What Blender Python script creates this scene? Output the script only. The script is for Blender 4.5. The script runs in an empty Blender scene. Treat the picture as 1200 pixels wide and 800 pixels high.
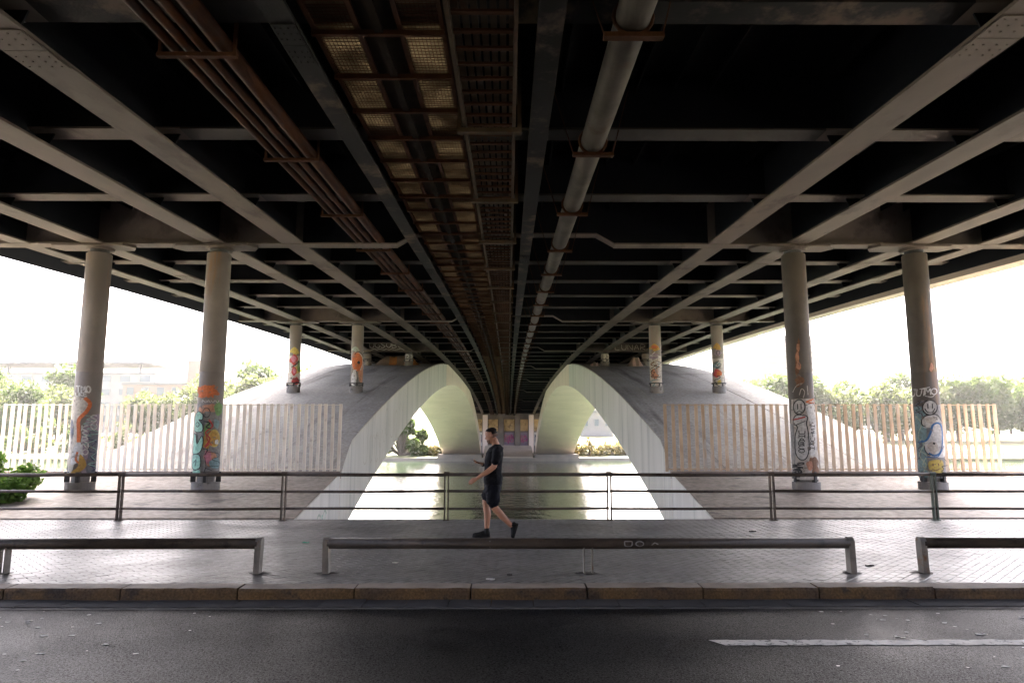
import bpy, bmesh, math, random
from mathutils import Vector, Matrix, noise
from math import radians as R, sin, cos, pi
random.seed(7)
SC = bpy.context.scene
COL = SC.collection

# ------------------------------------------------------------------ camera, sky, sun, exposure
cam = bpy.data.cameras.new('camera'); co = bpy.data.objects.new('camera', cam); COL.objects.link(co)
co.location = (0.08, 0, 1.6); co.rotation_euler = (R(90 + 7.97), 0, R(-0.29))
cam.lens = 24; cam.sensor_width = 36; cam.clip_start = 0.05; cam.clip_end = 6000
SC.camera = co
SUN_EL, SUN_AZ = R(52), R(0.5)          # azimuth measured from +Y (ahead) towards +X
W = bpy.data.worlds.new('World'); SC.world = W; W.use_nodes = True
nt = W.node_tree; bg = nt.nodes['Background']
sky = nt.nodes.new('ShaderNodeTexSky'); sky.sky_type = 'NISHITA'; sky.sun_disc = False
sky.sun_elevation = SUN_EL; sky.sun_rotation = SUN_AZ
sky.air_density = 0.35; sky.dust_density = 8.0; sky.ozone_density = 0.1
nt.links.new(sky.outputs[0], bg.inputs[0]); bg.inputs[1].default_value = 0.15
sl = bpy.data.lights.new('sun', 'SUN'); sl.energy = 3.2; sl.angle = R(0.6); sl.color = (1, .95, .87)
so = bpy.data.objects.new('sun', sl); COL.objects.link(so)
sd = Vector((sin(SUN_AZ) * cos(SUN_EL), cos(SUN_AZ) * cos(SUN_EL), sin(SUN_EL)))
so.rotation_euler = sd.to_track_quat('Z', 'Y').to_euler()
SC.view_settings.view_transform = 'Standard'; SC.view_settings.look = 'None'
SC.view_settings.exposure = 4.25; SC.view_settings.gamma = 1
SC.cycles.max_bounces = 8; SC.cycles.diffuse_bounces = 5; SC.cycles.glossy_bounces = 4
SC.cycles.sample_clamp_indirect = 8
SC.cycles.use_denoising = True

# ------------------------------------------------------------------ materials
def M(name, c1, c2=None, rough=.75, scale=1.5, c3=None, s3=.5, t3=(.52, .66), bump=.15, bscale=40,
      metal=0, stretch=(1, 1, 1), stretch3=None, spec=.5, rvar=0, fine=0, fscale=90):
    m = bpy.data.materials.new(name); m.use_nodes = True
    n, l = m.node_tree.nodes, m.node_tree.links; b = n['Principled BSDF']
    b.inputs['Roughness'].default_value = rough; b.inputs['Metallic'].default_value = metal
    b.inputs['Specular IOR Level'].default_value = spec
    geo = n.new('ShaderNodeNewGeometry')
    def vec(st):
        mp = n.new('ShaderNodeMapping'); mp.inputs['Scale'].default_value = st
        l.new(geo.outputs['Position'], mp.inputs['Vector']); return mp.outputs[0]
    def noise(sc, v, det=5, rg=.6):
        t = n.new('ShaderNodeTexNoise'); t.inputs['Scale'].default_value = sc
        t.inputs['Detail'].default_value = det; t.inputs['Roughness'].default_value = rg
        l.new(v, t.inputs['Vector']); return t.outputs['Fac']
    def ramp(f, a, c):
        r = n.new('ShaderNodeMapRange'); r.inputs[1].default_value = a; r.inputs[2].default_value = c
        r.interpolation_type = 'SMOOTHSTEP'; l.new(f, r.inputs[0]); return r.outputs[0]
    def mix(f, a, c):
        x = n.new('ShaderNodeMix'); x.data_type = 'RGBA'
        l.new(f, x.inputs[0])
        for s, v in ((x.inputs[6], a), (x.inputs[7], c)):
            if isinstance(v, tuple): s.default_value = (*v, 1)
            else: l.new(v, s)
        return x.outputs[2]
    v = vec(stretch); colr = c1
    if c2 is not None:
        f = noise(scale, v); colr = mix(ramp(f, .33, .67), c1, c2)
        if rvar:
            rr = n.new('ShaderNodeMapRange'); rr.inputs[1].default_value = .35; rr.inputs[2].default_value = .65
            rr.inputs[3].default_value = rough - rvar; rr.inputs[4].default_value = rough + rvar
            l.new(f, rr.inputs[0]); l.new(rr.outputs[0], b.inputs['Roughness'])
    if c3 is not None:
        v3 = vec(stretch3) if stretch3 else v
        colr = mix(ramp(noise(s3, v3, 6, .65), *t3), colr, c3)
    if fine:
        ff = noise(fscale, vec((1, 1, 1)), 2, .5)
        mm = n.new('ShaderNodeMapRange'); mm.inputs[1].default_value = .3; mm.inputs[2].default_value = .7
        mm.inputs[3].default_value = 1 - fine; mm.inputs[4].default_value = 1 + fine
        l.new(ff, mm.inputs[0])
        x = n.new('ShaderNodeMix'); x.data_type = 'RGBA'; x.blend_type = 'MULTIPLY'; x.inputs[0].default_value = 1
        if isinstance(colr, tuple): x.inputs[6].default_value = (*colr, 1)
        else: l.new(colr, x.inputs[6])
        l.new(mm.outputs[0], x.inputs[7]); colr = x.outputs[2]
        sm = n.new('ShaderNodeMath'); sm.operation = 'MULTIPLY'; sm.inputs[1].default_value = spec; l.new(mm.outputs[0], sm.inputs[0]); l.new(sm.outputs[0], b.inputs['Specular IOR Level'])
    if isinstance(colr, tuple): b.inputs['Base Color'].default_value = (*colr, 1)
    else: l.new(colr, b.inputs['Base Color'])
    if bump:
        bp = n.new('ShaderNodeBump'); bp.inputs['Strength'].default_value = bump; bp.inputs['Distance'].default_value = .02
        l.new(noise(bscale, vec((1, 1, 1)), 3), bp.inputs['Height']); l.new(bp.outputs[0], b.inputs['Normal'])
    return m

def leaf_mat(name, c1, c2, trans=.45):
    m = M(name, c1, c2, rough=.6, scale=1.1, bump=0, spec=.25)
    n, l = m.node_tree.nodes, m.node_tree.links; b = n['Principled BSDF']; out = n['Material Output']
    tr = n.new('ShaderNodeBsdfTranslucent'); mx = n.new('ShaderNodeMixShader'); mx.inputs[0].default_value = trans
    l.new(b.inputs['Base Color'].links[0].from_socket, tr.inputs[0])
    l.new(b.outputs[0], mx.inputs[1]); l.new(tr.outputs[0], mx.inputs[2]); l.new(mx.outputs[0], out.inputs[0])
    return m

MAT = dict(
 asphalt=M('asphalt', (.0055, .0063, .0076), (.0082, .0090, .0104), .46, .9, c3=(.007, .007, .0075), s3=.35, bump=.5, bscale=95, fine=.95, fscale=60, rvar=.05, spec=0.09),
 roadpaint=M('road_paint', (.62, .61, .59), (.5, .49, .47), .6, 3, c3=(.09, .09, .09), s3=14, t3=(.54, .62), bump=.4, bscale=130),
 edgeline=M('worn_edge_line', (.075, .072, .07), (.11, .105, .10), .7, 4, bump=.3, bscale=110),
 dropping=M('dropping_white', (.6, .6, .58), None, .8, bump=0),
 kerb=M('kerb_stone', (.13, .076, .027), (.07, .044, .025), .8, 2.2, c3=(.04, .028, .02), s3=2.6, bump=.5, bscale=35, fine=.3, fscale=40),
 kerbtop=M('kerb_top', (.30, .25, .21), (.20, .165, .14), .7, 3, bump=.4, bscale=35),
 gutter=M('gutter_concrete', (.075, .074, .076), (.05, .05, .052), .75, 2.5, bump=.4, bscale=50, spec=0.2),
 paver=M('paver', (.188, .180, .170), (.145, .138, .13), .42, .8, c3=(.095, .085, .075), s3=.45, t3=(.5, .75), bump=.12, bscale=55, rvar=.05, fine=.2, fscale=9, spec=0.2),
 joint=M('paver_joint', (.10, .092, .083), (.13, .12, .11), .9, 3, bump=.2),
 slab=M('brown_concrete', (.31, .252, .195), (.235, .19, .148), .68, .8, c3=(.10, .075, .058), s3=1.3, t3=(.54, .70), bump=.4, bscale=25, fine=.28, fscale=7),
 lip=M('lip_concrete', (.33, .27, .22), (.25, .20, .165), .8, 1.5, bump=.3),
 arch_top=M('arch_top_concrete', (.395, .372, .322), (.325, .305, .264), .8, .35, c3=(.135, .115, .095), s3=1.1, t3=(.50, .74), stretch3=(1, .07, .05), bump=.3, bscale=18, fine=.2, fscale=8),
 arch_side=M('arch_side_concrete', (.66, .64, .60), (.58, .565, .525), .85, .9, c3=(.45, .45, .42), s3=1.1, t3=(.50, .72), stretch=(1, 1, .12), stretch3=(1, 1, .09), bump=.25, bscale=22),
 arch_pale=M('arch_pale_concrete', (.80, .685, .60), (.73, .62, .54), .85, .25, c3=(.62, .53, .47), s3=.6, stretch3=(1, 1, .12), t3=(.56, .74), bump=.15, bscale=14),
 steel=M('shaded_girder_paint', (.0035, .0045, .007), (.006, .0065, .009), .6, 1.5, bump=.1, spec=0.12),  # navy paint taken near black, with the shade on the webs in its colour
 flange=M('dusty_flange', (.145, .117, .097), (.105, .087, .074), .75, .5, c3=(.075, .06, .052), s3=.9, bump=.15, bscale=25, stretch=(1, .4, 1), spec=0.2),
 flange3=M('mid_shade_flange', (.062, .057, .051), (.045, .041, .037), .75, .6, c3=(.04, .03, .022), s3=.9, bump=.15, bscale=25, spec=.15),  # darker flange copy; painted light falloff towards the middle of the deck
 flange2=M('shaded_grey_flange', (.017, .016, .0145), (.011, .0102, .0093), .75, .6, c3=(.10, .07, .05), s3=.9, bump=.15, bscale=25, spec=0.15),  # grey of the inner flanges, darkened further to paint the weak light there
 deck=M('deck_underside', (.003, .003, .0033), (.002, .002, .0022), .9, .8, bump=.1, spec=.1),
 fascia=M('fascia_cream', (.5, .42, .34), (.43, .36, .29), .8, .6, bump=.1),
 column=M('column_concrete', (.25, .22, .19), (.19, .165, .145), .62, .8, c3=(.30, .15, .06), s3=1.0, t3=(.56, .74), stretch3=(2.2, 2.2, .22), bump=.15, bscale=30),
 column_dark=M('column_sooty', (.13, .11, .09), (.085, .073, .062), .6, .8, c3=(.22, .12, .055), s3=1.0, t3=(.52, .72), stretch3=(2.2, 2.2, .22), bump=.15, bscale=30),
 pad=M('pad_concrete', (.24, .225, .21), (.17, .155, .14), .8, 2, c3=(.09, .08, .07), s3=3, bump=.3),
 darkstrip=M('dark_rust_strip', (.016, .010, .006), (.009, .006, .004), .85, 3, bump=.1, spec=.08),
 iron=M('dark_iron', (.03, .03, .032), (.05, .045, .04), .55, 4, bump=.1),
 rust=M('rusty_pipe', (.055, .017, .0035), (.026, .008, .003), .7, 2.0, c3=(.03, .014, .009), s3=3, bump=.25, bscale=50, spec=0.1),
 rustb=M('rusty_bracket', (.035, .013, .006), (.06, .024, .010), .75, 4, bump=.25, bscale=50, spec=0.1),
 pipe=M('grey_pipe', (.065, .057, .045), (.032, .026, .02), .65, 1.2, c3=(.05, .032, .02), s3=1.6, t3=(.55, .72), bump=.15, bscale=30, spec=0.15),
 tray=M('tray_metal', (.06, .042, .026), (.036, .024, .014), .6, 3, c3=(.06, .028, .013), s3=4, bump=.1, spec=0.12),
 rail=M('weathered_steel', (.06, .044, .033), (.09, .066, .05), .6, 3, c3=(.035, .022, .016), s3=5, bump=.15, metal=0, spec=.3),
 railgreen=M('green_post_paint', (.06, .085, .06), (.09, .10, .075), .5, 3, c3=(.05, .035, .028), s3=5, bump=.15),
 kneerail=M('knee_rail_steel', (.045, .035, .027), (.07, .053, .04), .5, 2, c3=(.026, .019, .014), s3=3.5, bump=.15, spec=.3),
 kneeleg=M('knee_leg_zinc', (.21, .195, .175), (.14, .13, .115), .55, 4, c3=(.16, .09, .05), s3=6, t3=(.55, .68), bump=.2, spec=0.3),
 slat_white=M('slat_cream', (.84, .77, .66), (.76, .68, .57), .6, 2, c3=(.45, .37, .28), s3=3, t3=(.58, .75), bump=.08),
 slat_tan=M('slat_tan', (.60, .45, .30), (.50, .35, .22), .6, 2, c3=(.58, .50, .41), s3=2.2, stretch3=(1, 1, .4), bump=.1),
 water=None,
 land=M('park_grass', (.065, .075, .025), (.11, .10, .045), .95, .05, c3=(.16, .13, .08), s3=.02, bump=.3, bscale=2),
 bed=M('river_bed', (.06, .06, .045), (.05, .05, .04), .95, .5, bump=0),
 bank=M('bank_concrete', (.25, .215, .175), (.2, .17, .14), .85, .6, bump=.2),
 bark=M('bark', (.12, .09, .065), (.08, .06, .045), .9, 3, bump=.4, bscale=20),
 leaf=leaf_mat('leaf_green', (.046, .076, .017), (.072, .10, .024)),
 leaf2=leaf_mat('leaf_olive', (.062, .083, .022), (.09, .105, .033)),
 leafdry=leaf_mat('leaf_dry', (.15, .11, .045), (.10, .095, .033)),
 leafbush=leaf_mat('leaf_bright', (.10, .19, .035), (.15, .25, .055), .5),
 wall_pale=M('wall_pale', (.24, .225, .21), (.21, .195, .18), .85, .2, bump=.05),
 wall_pink=M('wall_pink', (.24, .165, .135), (.21, .145, .12), .85, .2, bump=.05),
 glass=M('window_glass', (.10, .12, .13), None, .15, bump=0),
 roofgrey=M('roof_grey', (.13, .13, .13), (.1, .1, .1), .8, .3, bump=.05),
 abut=M('abutment_concrete', (.22, .185, .15), (.16, .135, .11), .85, .5, bump=.2),
 yellowc=M('ochre_concrete', (.62, .44, .21), (.45, .30, .13), .85, .5, c3=(.2, .13, .07), s3=1.2, bump=.1),
 skin=M('skin', (.44, .22, .135), (.37, .175, .105), .5, 7, bump=.05, bscale=120),
 hair=M('hair_dark', (.008, .005, .004), (.018, .011, .008), .7, 60, bump=.8, bscale=140, spec=.2),
 beard=M('beard_brown', (.12, .065, .042), (.16, .085, .055), .7, 60, bump=.3, bscale=200),
 shirt=M('shirt_black', (.0045, .0048, .0068), (.008, .0085, .0115), .85, 9, bump=.5, bscale=22, spec=.15),
 shorts=M('shorts_navy', (.0035, .0042, .0075), (.006, .007, .012), .8, 9, bump=.5, bscale=22, spec=.15),
 shoe=M('shoe_black', (.004, .004, .0045), (.007, .007, .0075), .6, 20, bump=.1, spec=.25),
 sole=M('sole_black', (.007, .007, .007), None, .8, bump=0),
 phone=M('phone_black', (.012, .012, .014), None, .2, bump=0),
 tarp=M('tarp_orange', (.42, .17, .035), (.30, .12, .03), .7, 1.5, bump=.4, bscale=6),
 tarpgrey=M('tarp_grey', (.24, .18, .13), (.17, .13, .10), .8, 1.5, bump=.4, bscale=6),
 cloth=M('cloth_pink', (.5, .36, .30), (.4, .26, .22), .9, 2, bump=.3, bscale=8),
 scrapgreen=M('scrap_green', (.05, .32, .20), None, .5, bump=0),
 scrapdark=M('scrap_dark', (.03, .025, .02), None, .8, bump=0),
 scrapwhite=M('scrap_white', (.6, .58, .55), None, .8, bump=0),
)
PAINT = {}
def paint(name, c):
    if name not in PAINT: PAINT[name] = M('spray_' + name, tuple(x * .80 + .008 for x in c), tuple(x * .64 + .01 for x in c), .7, 5, c3=(.20, .17, .145), s3=7, t3=(.57, .67), bump=.05, fine=.2, fscale=18)
    return PAINT[name]
for n_, c_ in dict(white=(.78, .77, .74), cream=(.66, .60, .52), black=(.02, .02, .02), orange=(.75, .19, .05), red=(.62, .07, .06),
                   mint=(.36, .68, .55), green=(.22, .42, .14), ochre=(.62, .36, .07), yellow=(.72, .55, .13), blue=(.05, .19, .45),
                   teal=(.25, .40, .42), pink=(.68, .25, .32), mauve=(.38, .30, .38), navy=(.06, .07, .14), brown=(.24, .11, .05),
                   grey=(.30, .29, .28), slate=(.17, .18, .22), salmon=(.70, .33, .20), magenta=(.55, .08, .30), palegreen=(.48, .58, .47)).items():
    paint(n_, c_)

def water_mat():
    m = bpy.data.materials.new('river_water'); m.use_nodes = True
    n, l = m.node_tree.nodes, m.node_tree.links; b = n['Principled BSDF']
    b.inputs['Base Color'].default_value = (.023, .036, .018, 1); b.inputs['Roughness'].default_value = .06
    b.inputs['IOR'].default_value = 1.33
    g = n.new('ShaderNodeNewGeometry')
    def ns(sc, st, det):
        mp = n.new('ShaderNodeMapping'); mp.inputs['Scale'].default_value = st; l.new(g.outputs['Position'], mp.inputs[0])
        t = n.new('ShaderNodeTexNoise'); t.inputs['Scale'].default_value = sc; t.inputs['Detail'].default_value = det
        l.new(mp.outputs[0], t.inputs['Vector']); return t.outputs['Fac']
    a = n.new('ShaderNodeMath'); a.operation = 'MULTIPLY_ADD'; a.inputs[1].default_value = .35
    l.new(ns(4.5, (1, .8, 1), 3), a.inputs[0]); l.new(ns(1.1, (1, .7, 1), 3), a.inputs[2])
    bp = n.new('ShaderNodeBump'); bp.inputs['Strength'].default_value = .5; bp.inputs['Distance'].default_value = .12
    l.new(a.outputs[0], bp.inputs['Height']); l.new(bp.outputs[0], b.inputs['Normal'])
    return m
MAT['water'] = water_mat()

# ------------------------------------------------------------------ helpers
LOC = {}
def tag(o, label=None, cat=None, group=None, kind=None):
    if label: o['label'] = label
    if cat: o['category'] = cat
    if group: o['group'] = group
    if kind: o['kind'] = kind
    return o
def thing(name, loc, label, cat, group=None):
    o = bpy.data.objects.new(name, None); COL.objects.link(o); o.location = loc; o.empty_display_size = .2
    LOC[o.name] = Vector(loc); return tag(o, label, cat, group)
def place(name, me, parent=None, loc=(0, 0, 0), rot=None):
    """link an object for an existing mesh; loc is relative to the parent."""
    o = bpy.data.objects.new(name, me); COL.objects.link(o); o.location = loc
    if rot: o.rotation_euler = rot
    if parent is not None: o.parent = parent
    return o
def root_of(p):
    while p.parent is not None: p = p.parent
    return p
def obj(name, bm, mat, parent=None, smooth=False, origin=None):
    """bmesh in WORLD coordinates -> one mesh object (offset to its parent's origin)."""
    me = bpy.data.meshes.new(name)
    if parent is not None: off = LOC.get(root_of(parent).name, Vector())
    else: off = Vector(origin) if origin else Vector()
    if off.length: bmesh.ops.translate(bm, verts=bm.verts, vec=-off)
    bmesh.ops.recalc_face_normals(bm, faces=bm.faces) if False else None
    bm.to_mesh(me); bm.free()
    for m_ in (mat if isinstance(mat, (list, tuple)) else [mat]): me.materials.append(m_)
    if smooth:
        for p in me.polygons: p.use_smooth = True
    o = bpy.data.objects.new(name, me); COL.objects.link(o)
    if parent is not None: o.parent = parent
    else: o.location = off; LOC[o.name] = off
    return o
def B(): return bmesh.new()
def box(bm, x0, x1, y0, y1, z0, z1, mi=0, mx=None):
    v = [bm.verts.new((x, y, z)) for x in (x0, x1) for y in (y0, y1) for z in (z0, z1)]
    if mx is not None:
        for q in v: q.co = mx @ q.co
    for f in ((0, 1, 3, 2), (4, 6, 7, 5), (0, 4, 5, 1), (2, 3, 7, 6), (0, 2, 6, 4), (1, 5, 7, 3)):
        bm.faces.new([v[i] for i in f]).material_index = mi
    return v
def rings(bm, rs, cap=True, closed=True, mi=0):
    vs = [[bm.verts.new(p) for p in r] for r in rs]
    n = len(vs[0])
    for a, b in zip(vs[:-1], vs[1:]):
        for i in range(n if closed else n - 1):
            j = (i + 1) % n
            bm.faces.new((a[i], a[j], b[j], b[i])).material_index = mi
    if cap and closed:
        bm.faces.new(list(reversed(vs[0]))).material_index = mi; bm.faces.new(vs[-1]).material_index = mi
    return vs
def tube(bm, pts, r, seg=10, cap=True, mi=0):
    pts = [Vector(p) for p in pts]; rr = r if isinstance(r, (list, tuple)) else [r] * len(pts)
    out = []; up = None
    for i, p in enumerate(pts):
        d = (pts[min(i + 1, len(pts) - 1)] - pts[max(i - 1, 0)]).normalized()
        if up is None:
            up = Vector((0, 0, 1)) if abs(d.z) < .9 else Vector((0, 1, 0))
        s = d.cross(up).normalized(); u = s.cross(d).normalized(); up = u
        out.append([p + rr[i] * (cos(2 * pi * k / seg) * s + sin(2 * pi * k / seg) * u) for k in range(seg)])
    rings(bm, out, cap, mi=mi)
def cyl(bm, c, r0, r1, z0, z1, seg=24, cap=True, mi=0):
    rings(bm, [[(c[0] + r * cos(2 * pi * k / seg), c[1] + r * sin(2 * pi * k / seg), z) for k in range(seg)] for r, z in ((r0, z0), (r1, z1))], cap, mi=mi)
def sweep_y(bm, sect, ys, zf, mi=0):
    """sweep a closed (x, dz) section along Y following height zf(y)."""
    rings(bm, [[(x, y, zf(y) + dz) for x, dz in sect] for y in ys], True, mi=mi)
def rect(x0, x1, z0, z1): return [(x0, z0), (x0, z1), (x1, z1), (x1, z0)]
def frange(a, b, n): return [a + (b - a) * i / n for i in range(n + 1)]

# ------------------------------------------------------------------ shape of the place
def soff(y):                                    # underside of the main girders
    e = .0125 * max(0, min(18 - y, 14))
    if y >= 10: return 8.87 - .00046 * (y - 86) ** 2 + e
    t = min(10 - y, 14); return 6.213 - .07 * t + .0025 * t * t + e
def ext(y): return min(9.52 - .00223 * (y - 86) ** 2, soff(y) - .012)   # arch back
def intr(y): return max(7.5 - .00247 * (y - 86) ** 2, -4.4)             # arch underside
def slabz(y): return .02 + .058 * (y - 13.86)
ROWS = [18.0 * k for k in range(1, 9)]
DECK0, DECK1 = -8.0, 157.0
def inner(y):                                   # half gap between the two arches
    if y >= 26: return 5.85
    if y >= 22: return 5.25 + (y - 22) / 4 * .6
    return 4.15 + (y - 13.8) / 8.2 * 1.1

# ------------------------------------------------------------------ ground, water, road, pavement
bm = B()
prof = [(-900, -.35), (13.75, -.35), (13.76, -4.5), (142.6, -4.5), (142.61, -2.75), (150, -2.3), (175, -.6), (215, 2.2), (320, 4.0), (3500, 6)]
xs = [-3000, -400, -120, -40, 40, 120, 400, 3000]
vv = [[bm.verts.new((x, y, z)) for x in xs] for y, z in prof]
for a, b in zip(vv[:-1], vv[1:]):
    for i in range(len(xs) - 1): bm.faces.new((a[i], a[i + 1], b[i + 1], b[i]))
o = obj('ground', bm, MAT['land']); tag(o, kind='structure')
bm = B(); xs = [-2000, -60, 60, 2000]
for i in range(3):
    bm.faces.new([bm.verts.new(p) for p in ((xs[i], 13.77, -3.3), (xs[i + 1], 13.77, -3.3), (xs[i + 1], 142.6, -3.3), (xs[i], 142.6, -3.3))])
tag(obj('river_water', bm, MAT['water']), kind='structure')
bm = B()
for x0, x1 in ((-200, -2.2), (2.2, 200)): pass
box(bm, -90, 90, 142.3, 142.75, -4.4, -2.62)
tag(obj('far_quay', bm, MAT['bank']), kind='structure')
# road: one sheet, subdivided a little
bm = B()
bm.faces.new([bm.verts.new(p) for p in ((-120, -6.2, -.13), (120, -6.2, -.13), (120, 7.30, -.13), (-120, 7.30, -.13))])
road = obj('road', bm, MAT['asphalt']); tag(road, kind='structure')
def strip_mark(name, x0, x1, y0, y1, mat, jag=.012, z=-.126):
    bm = B(); n = max(2, int((x1 - x0) / .06)); n = min(n, 400)
    lo = [bm.verts.new((x0 + (x1 - x0) * i / n, y0 + random.uniform(-jag, jag), z)) for i in range(n + 1)]
    hi = [bm.verts.new((x0 + (x1 - x0) * i / n + (0.10 if i == 0 else 0) * -1, y1 + random.uniform(-jag, jag), z)) for i in range(n + 1)]
    for i in range(n): bm.faces.new((lo[i], lo[i + 1], hi[i + 1], hi[i]))
    return obj(name, bm, mat, road)
strip_mark('lane_dash', 1.90, 5.4, 6.02, 6.165, MAT['roadpaint'])
strip_mark('lane_dash', -7.6, -4.4, 6.02, 6.165, MAT['roadpaint'])
strip_mark('edge_line', -14, 14, 7.235, 7.30, MAT['edgeline'], .01)
# bird droppings on the asphalt
bm = B()
for k in range(150):
    side = random.choice((-1, 1)); x = side * random.triangular(2.2, 7, 4.6); y = random.uniform(4.6, 7.2)
    r = random.choice((.008, .011, .015, .022)) * random.uniform(.7, 1.25)
    pts = []
    for i in range(9):
        q = r * random.uniform(.55, 1.25); pts.append((x + 1.5 * q * cos(2 * pi * i / 9), y + q * sin(2 * pi * i / 9), -.1255 + random.uniform(0, .0004)))
    bm.faces.new([bm.verts.new(p) for p in pts])
tag(obj('bird_droppings', bm, MAT['dropping']), 'white bird droppings spattered over both sides of the asphalt road', 'droppings', kind='stuff')
# gutter blocks and kerb stones, one object each
gut = thing('gutter', (0, 7.47, -.13), 'flat grey gutter course of concrete blocks between road and kerb', 'gutter'); gut['kind'] = 'structure'
bm = B(); box(bm, -.217, .217, -.15, .15, -.08, .012); bmesh.ops.bevel(bm, geom=[e for e in bm.edges], offset=.006, segments=1)
gm = bpy.data.meshes.new('gutter_block'); bm.to_mesh(gm); bm.free(); gm.materials.append(MAT['gutter'])
for k in range(-32, 33):
    place('gutter_block', gm, gut, (k * .444 + .12, 0, random.uniform(-.004, .003)), (random.uniform(-.01, .01), random.uniform(-.008, .008), random.uniform(-.006, .006)))
kerb = thing('kerb', (0, 7.74, -.13), 'rusty yellow brown stone kerb along the pavement edge', 'kerb'); kerb['kind'] = 'structure'
kms = []
for v in range(4):
    bm = B(); L = 1.235
    n = 10; prof_ = [(-.115, -.06), (-.115, .10), (-.095, .128), (.115, .134), (.115, -.06)]
    rs = []
    for i in range(n + 1):
        x = -L / 2 + L * i / n; e = .006 if i in (0, n) else 0
        rs.append([(x, y + (random.uniform(-.005, .005) if j in (1, 2) else 0) + (e if j in (1, 2) else 0), z + (random.uniform(-.006, .003) if j == 2 else 0) - (e * .6 if j in (2, 3) else 0)) for j, (y, z) in enumerate(prof_)])
    vs = rings(bm, rs)
    for f in bm.faces:
        f.normal_update()
        if abs(f.normal.z) > .75 and f.calc_center_median().z > .1: f.material_index = 1
    me = bpy.data.meshes.new('kerb_stone'); bm.to_mesh(me); bm.free(); me.materials.append(MAT['kerb']); me.materials.append(MAT['kerbtop']); kms.append(me)
for k in range(-11, 12):
    place('kerb_stone', random.choice(kms), kerb, (k * 1.25 + .3, 0, random.uniform(-.006, .004)), (random.uniform(-.012, .012), 0, random.uniform(-.004, .004)))
bm = B()
box(bm, -120, -14.2, 7.62, 7.855, -.2, .002); box(bm, 14.9, 120, 7.62, 7.855, -.2, .002)
o = obj('kerb_run', bm, MAT['kerb'], kerb)
# pavement: base sheet + pavers
bm = B(); box(bm, -120, 120, 7.86, 13.70, -.3, -.010)
pave = obj('pavement', bm, MAT['joint']); tag(pave, kind='structure')
bm = B(); box(bm, -120, -13.2, 7.87, 13.69, -.05, -.001); box(bm, 13.2, 120, 7.87, 13.69, -.05, -.001)
obj('paved_sheet', bm, MAT['paver'], pave)
bm = B(); box(bm, -120, 120, 13.70, 13.84, -.5, -.004)
obj('edge_kerb', bm, MAT['pad'], pave)
PL, PW = .2, .1
def paver_bm(bm, mx, j=True):
    a, b_ = PL / 2 - .002, PW / 2 - .002; t = .005
    lo = [(-a, -b_), (a, -b_), (a, b_), (-a, b_)]; hi = [(-a + t, -b_ + t), (a - t, -b_ + t), (a - t, b_ - t), (-a + t, b_ - t)]
    L0 = [bm.verts.new(mx @ Vector((x, y, -.018))) for x, y in lo]; L1 = [bm.verts.new(mx @ Vector((x, y, -.005))) for x, y in lo]
    L2 = [bm.verts.new(mx @ Vector((x, y, 0))) for x, y in hi]
    for p, q in ((L0, L1), (L1, L2)):
        for i in range(4): bm.faces.new((p[i], p[(i + 1) % 4], q[(i + 1) % 4], q[i]))
    bm.faces.new(L2)
bm = B(); paver_bm(bm, Matrix()); pm = bpy.data.meshes.new('paver'); bm.to_mesh(pm); bm.free(); pm.materials.append(MAT['paver'])
cand = []
ca, sa = cos(pi / 4), sin(pi / 4)
for i in range(-90, 160):
    for j in range(-160, 160):
        u = (i + (j % 2) * .5) * PL; w = j * PW
        x = u * ca - w * sa; y = u * sa + w * ca + 10.5
        if not (7.80 < y < 13.75): continue
        if abs(x) > .78 * y + .9 or abs(x) > 13: continue
        cand.append((y + abs(x) * .12, x, y))
cand.sort()
bm = B(); k_ = 0
for k, (_, x, y) in enumerate(cand):
    dz = random.gauss(0, .0009) - .0015; rx, ry = random.gauss(0, .0045), random.gauss(0, .0045)
    if k_ < 300 and 7.98 < y < 13.55: k_ += 1; place('paver', pm, pave, (x, y, dz), (rx, ry, pi / 4))
    else: paver_bm(bm, Matrix.Translation((x, y, dz)) @ Matrix.Rotation(rx, 4, 'X') @ Matrix.Rotation(ry, 4, 'Y') @ Matrix.Rotation(pi / 4, 4, 'Z'))
for v in bm.verts: v.co.y = min(13.695, max(7.863, v.co.y))
bmesh.ops.dissolve_degenerate(bm, dist=.0005, edges=bm.edges[:])
o = obj('paver_field', bm, MAT['paver'], pave); o['kind'] = 'stuff'

# ------------------------------------------------------------------ brown slabs behind the railing, their lips
for s, side in ((-1, 'left'), (1, 'right')):
    bm = B(); ys = frange(13.86, 22.0, 8)
    rs = []
    for y in ys:
        a = inner(y); rs.append([(s * a, y, slabz(y)), (s * 19, y, slabz(y)), (s * 19, y, -4.4), (s * a, y, -4.4)])
    rings(bm, rs)
    sl_ = obj('river_apron', bm, [MAT['slab']]); tag(sl_, kind='structure')
    bmesh_ = None
    bm = B()
    a0, a1 = inner(21.9) - .02, 19
    v = [(s * a0, 21.86), (s * a1, 21.86), (s * a1, 22.12), (s * (inner(22.12) - .02), 22.12)]
    rings(bm, [[(x, y, z) for x, y in v] for z in (.30, .535)])
    obj('apron_lip', bm, MAT['lip'], sl_)
    # pale greenish skin of the apron's river side, 2 cm proud
    bm = B()
    rs = [[(s * (inner(y) - .02), y, slabz(y) - .03), (s * (inner(y) + .01), y, slabz(y) - .03), (s * (inner(y) + .01), y, -4.4), (s * (inner(y) - .02), y, -4.4)] for y in frange(13.87, 21.85, 8)]
    rings(bm, rs); obj('apron_side', bm, MAT['arch_side'], sl_)

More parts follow.
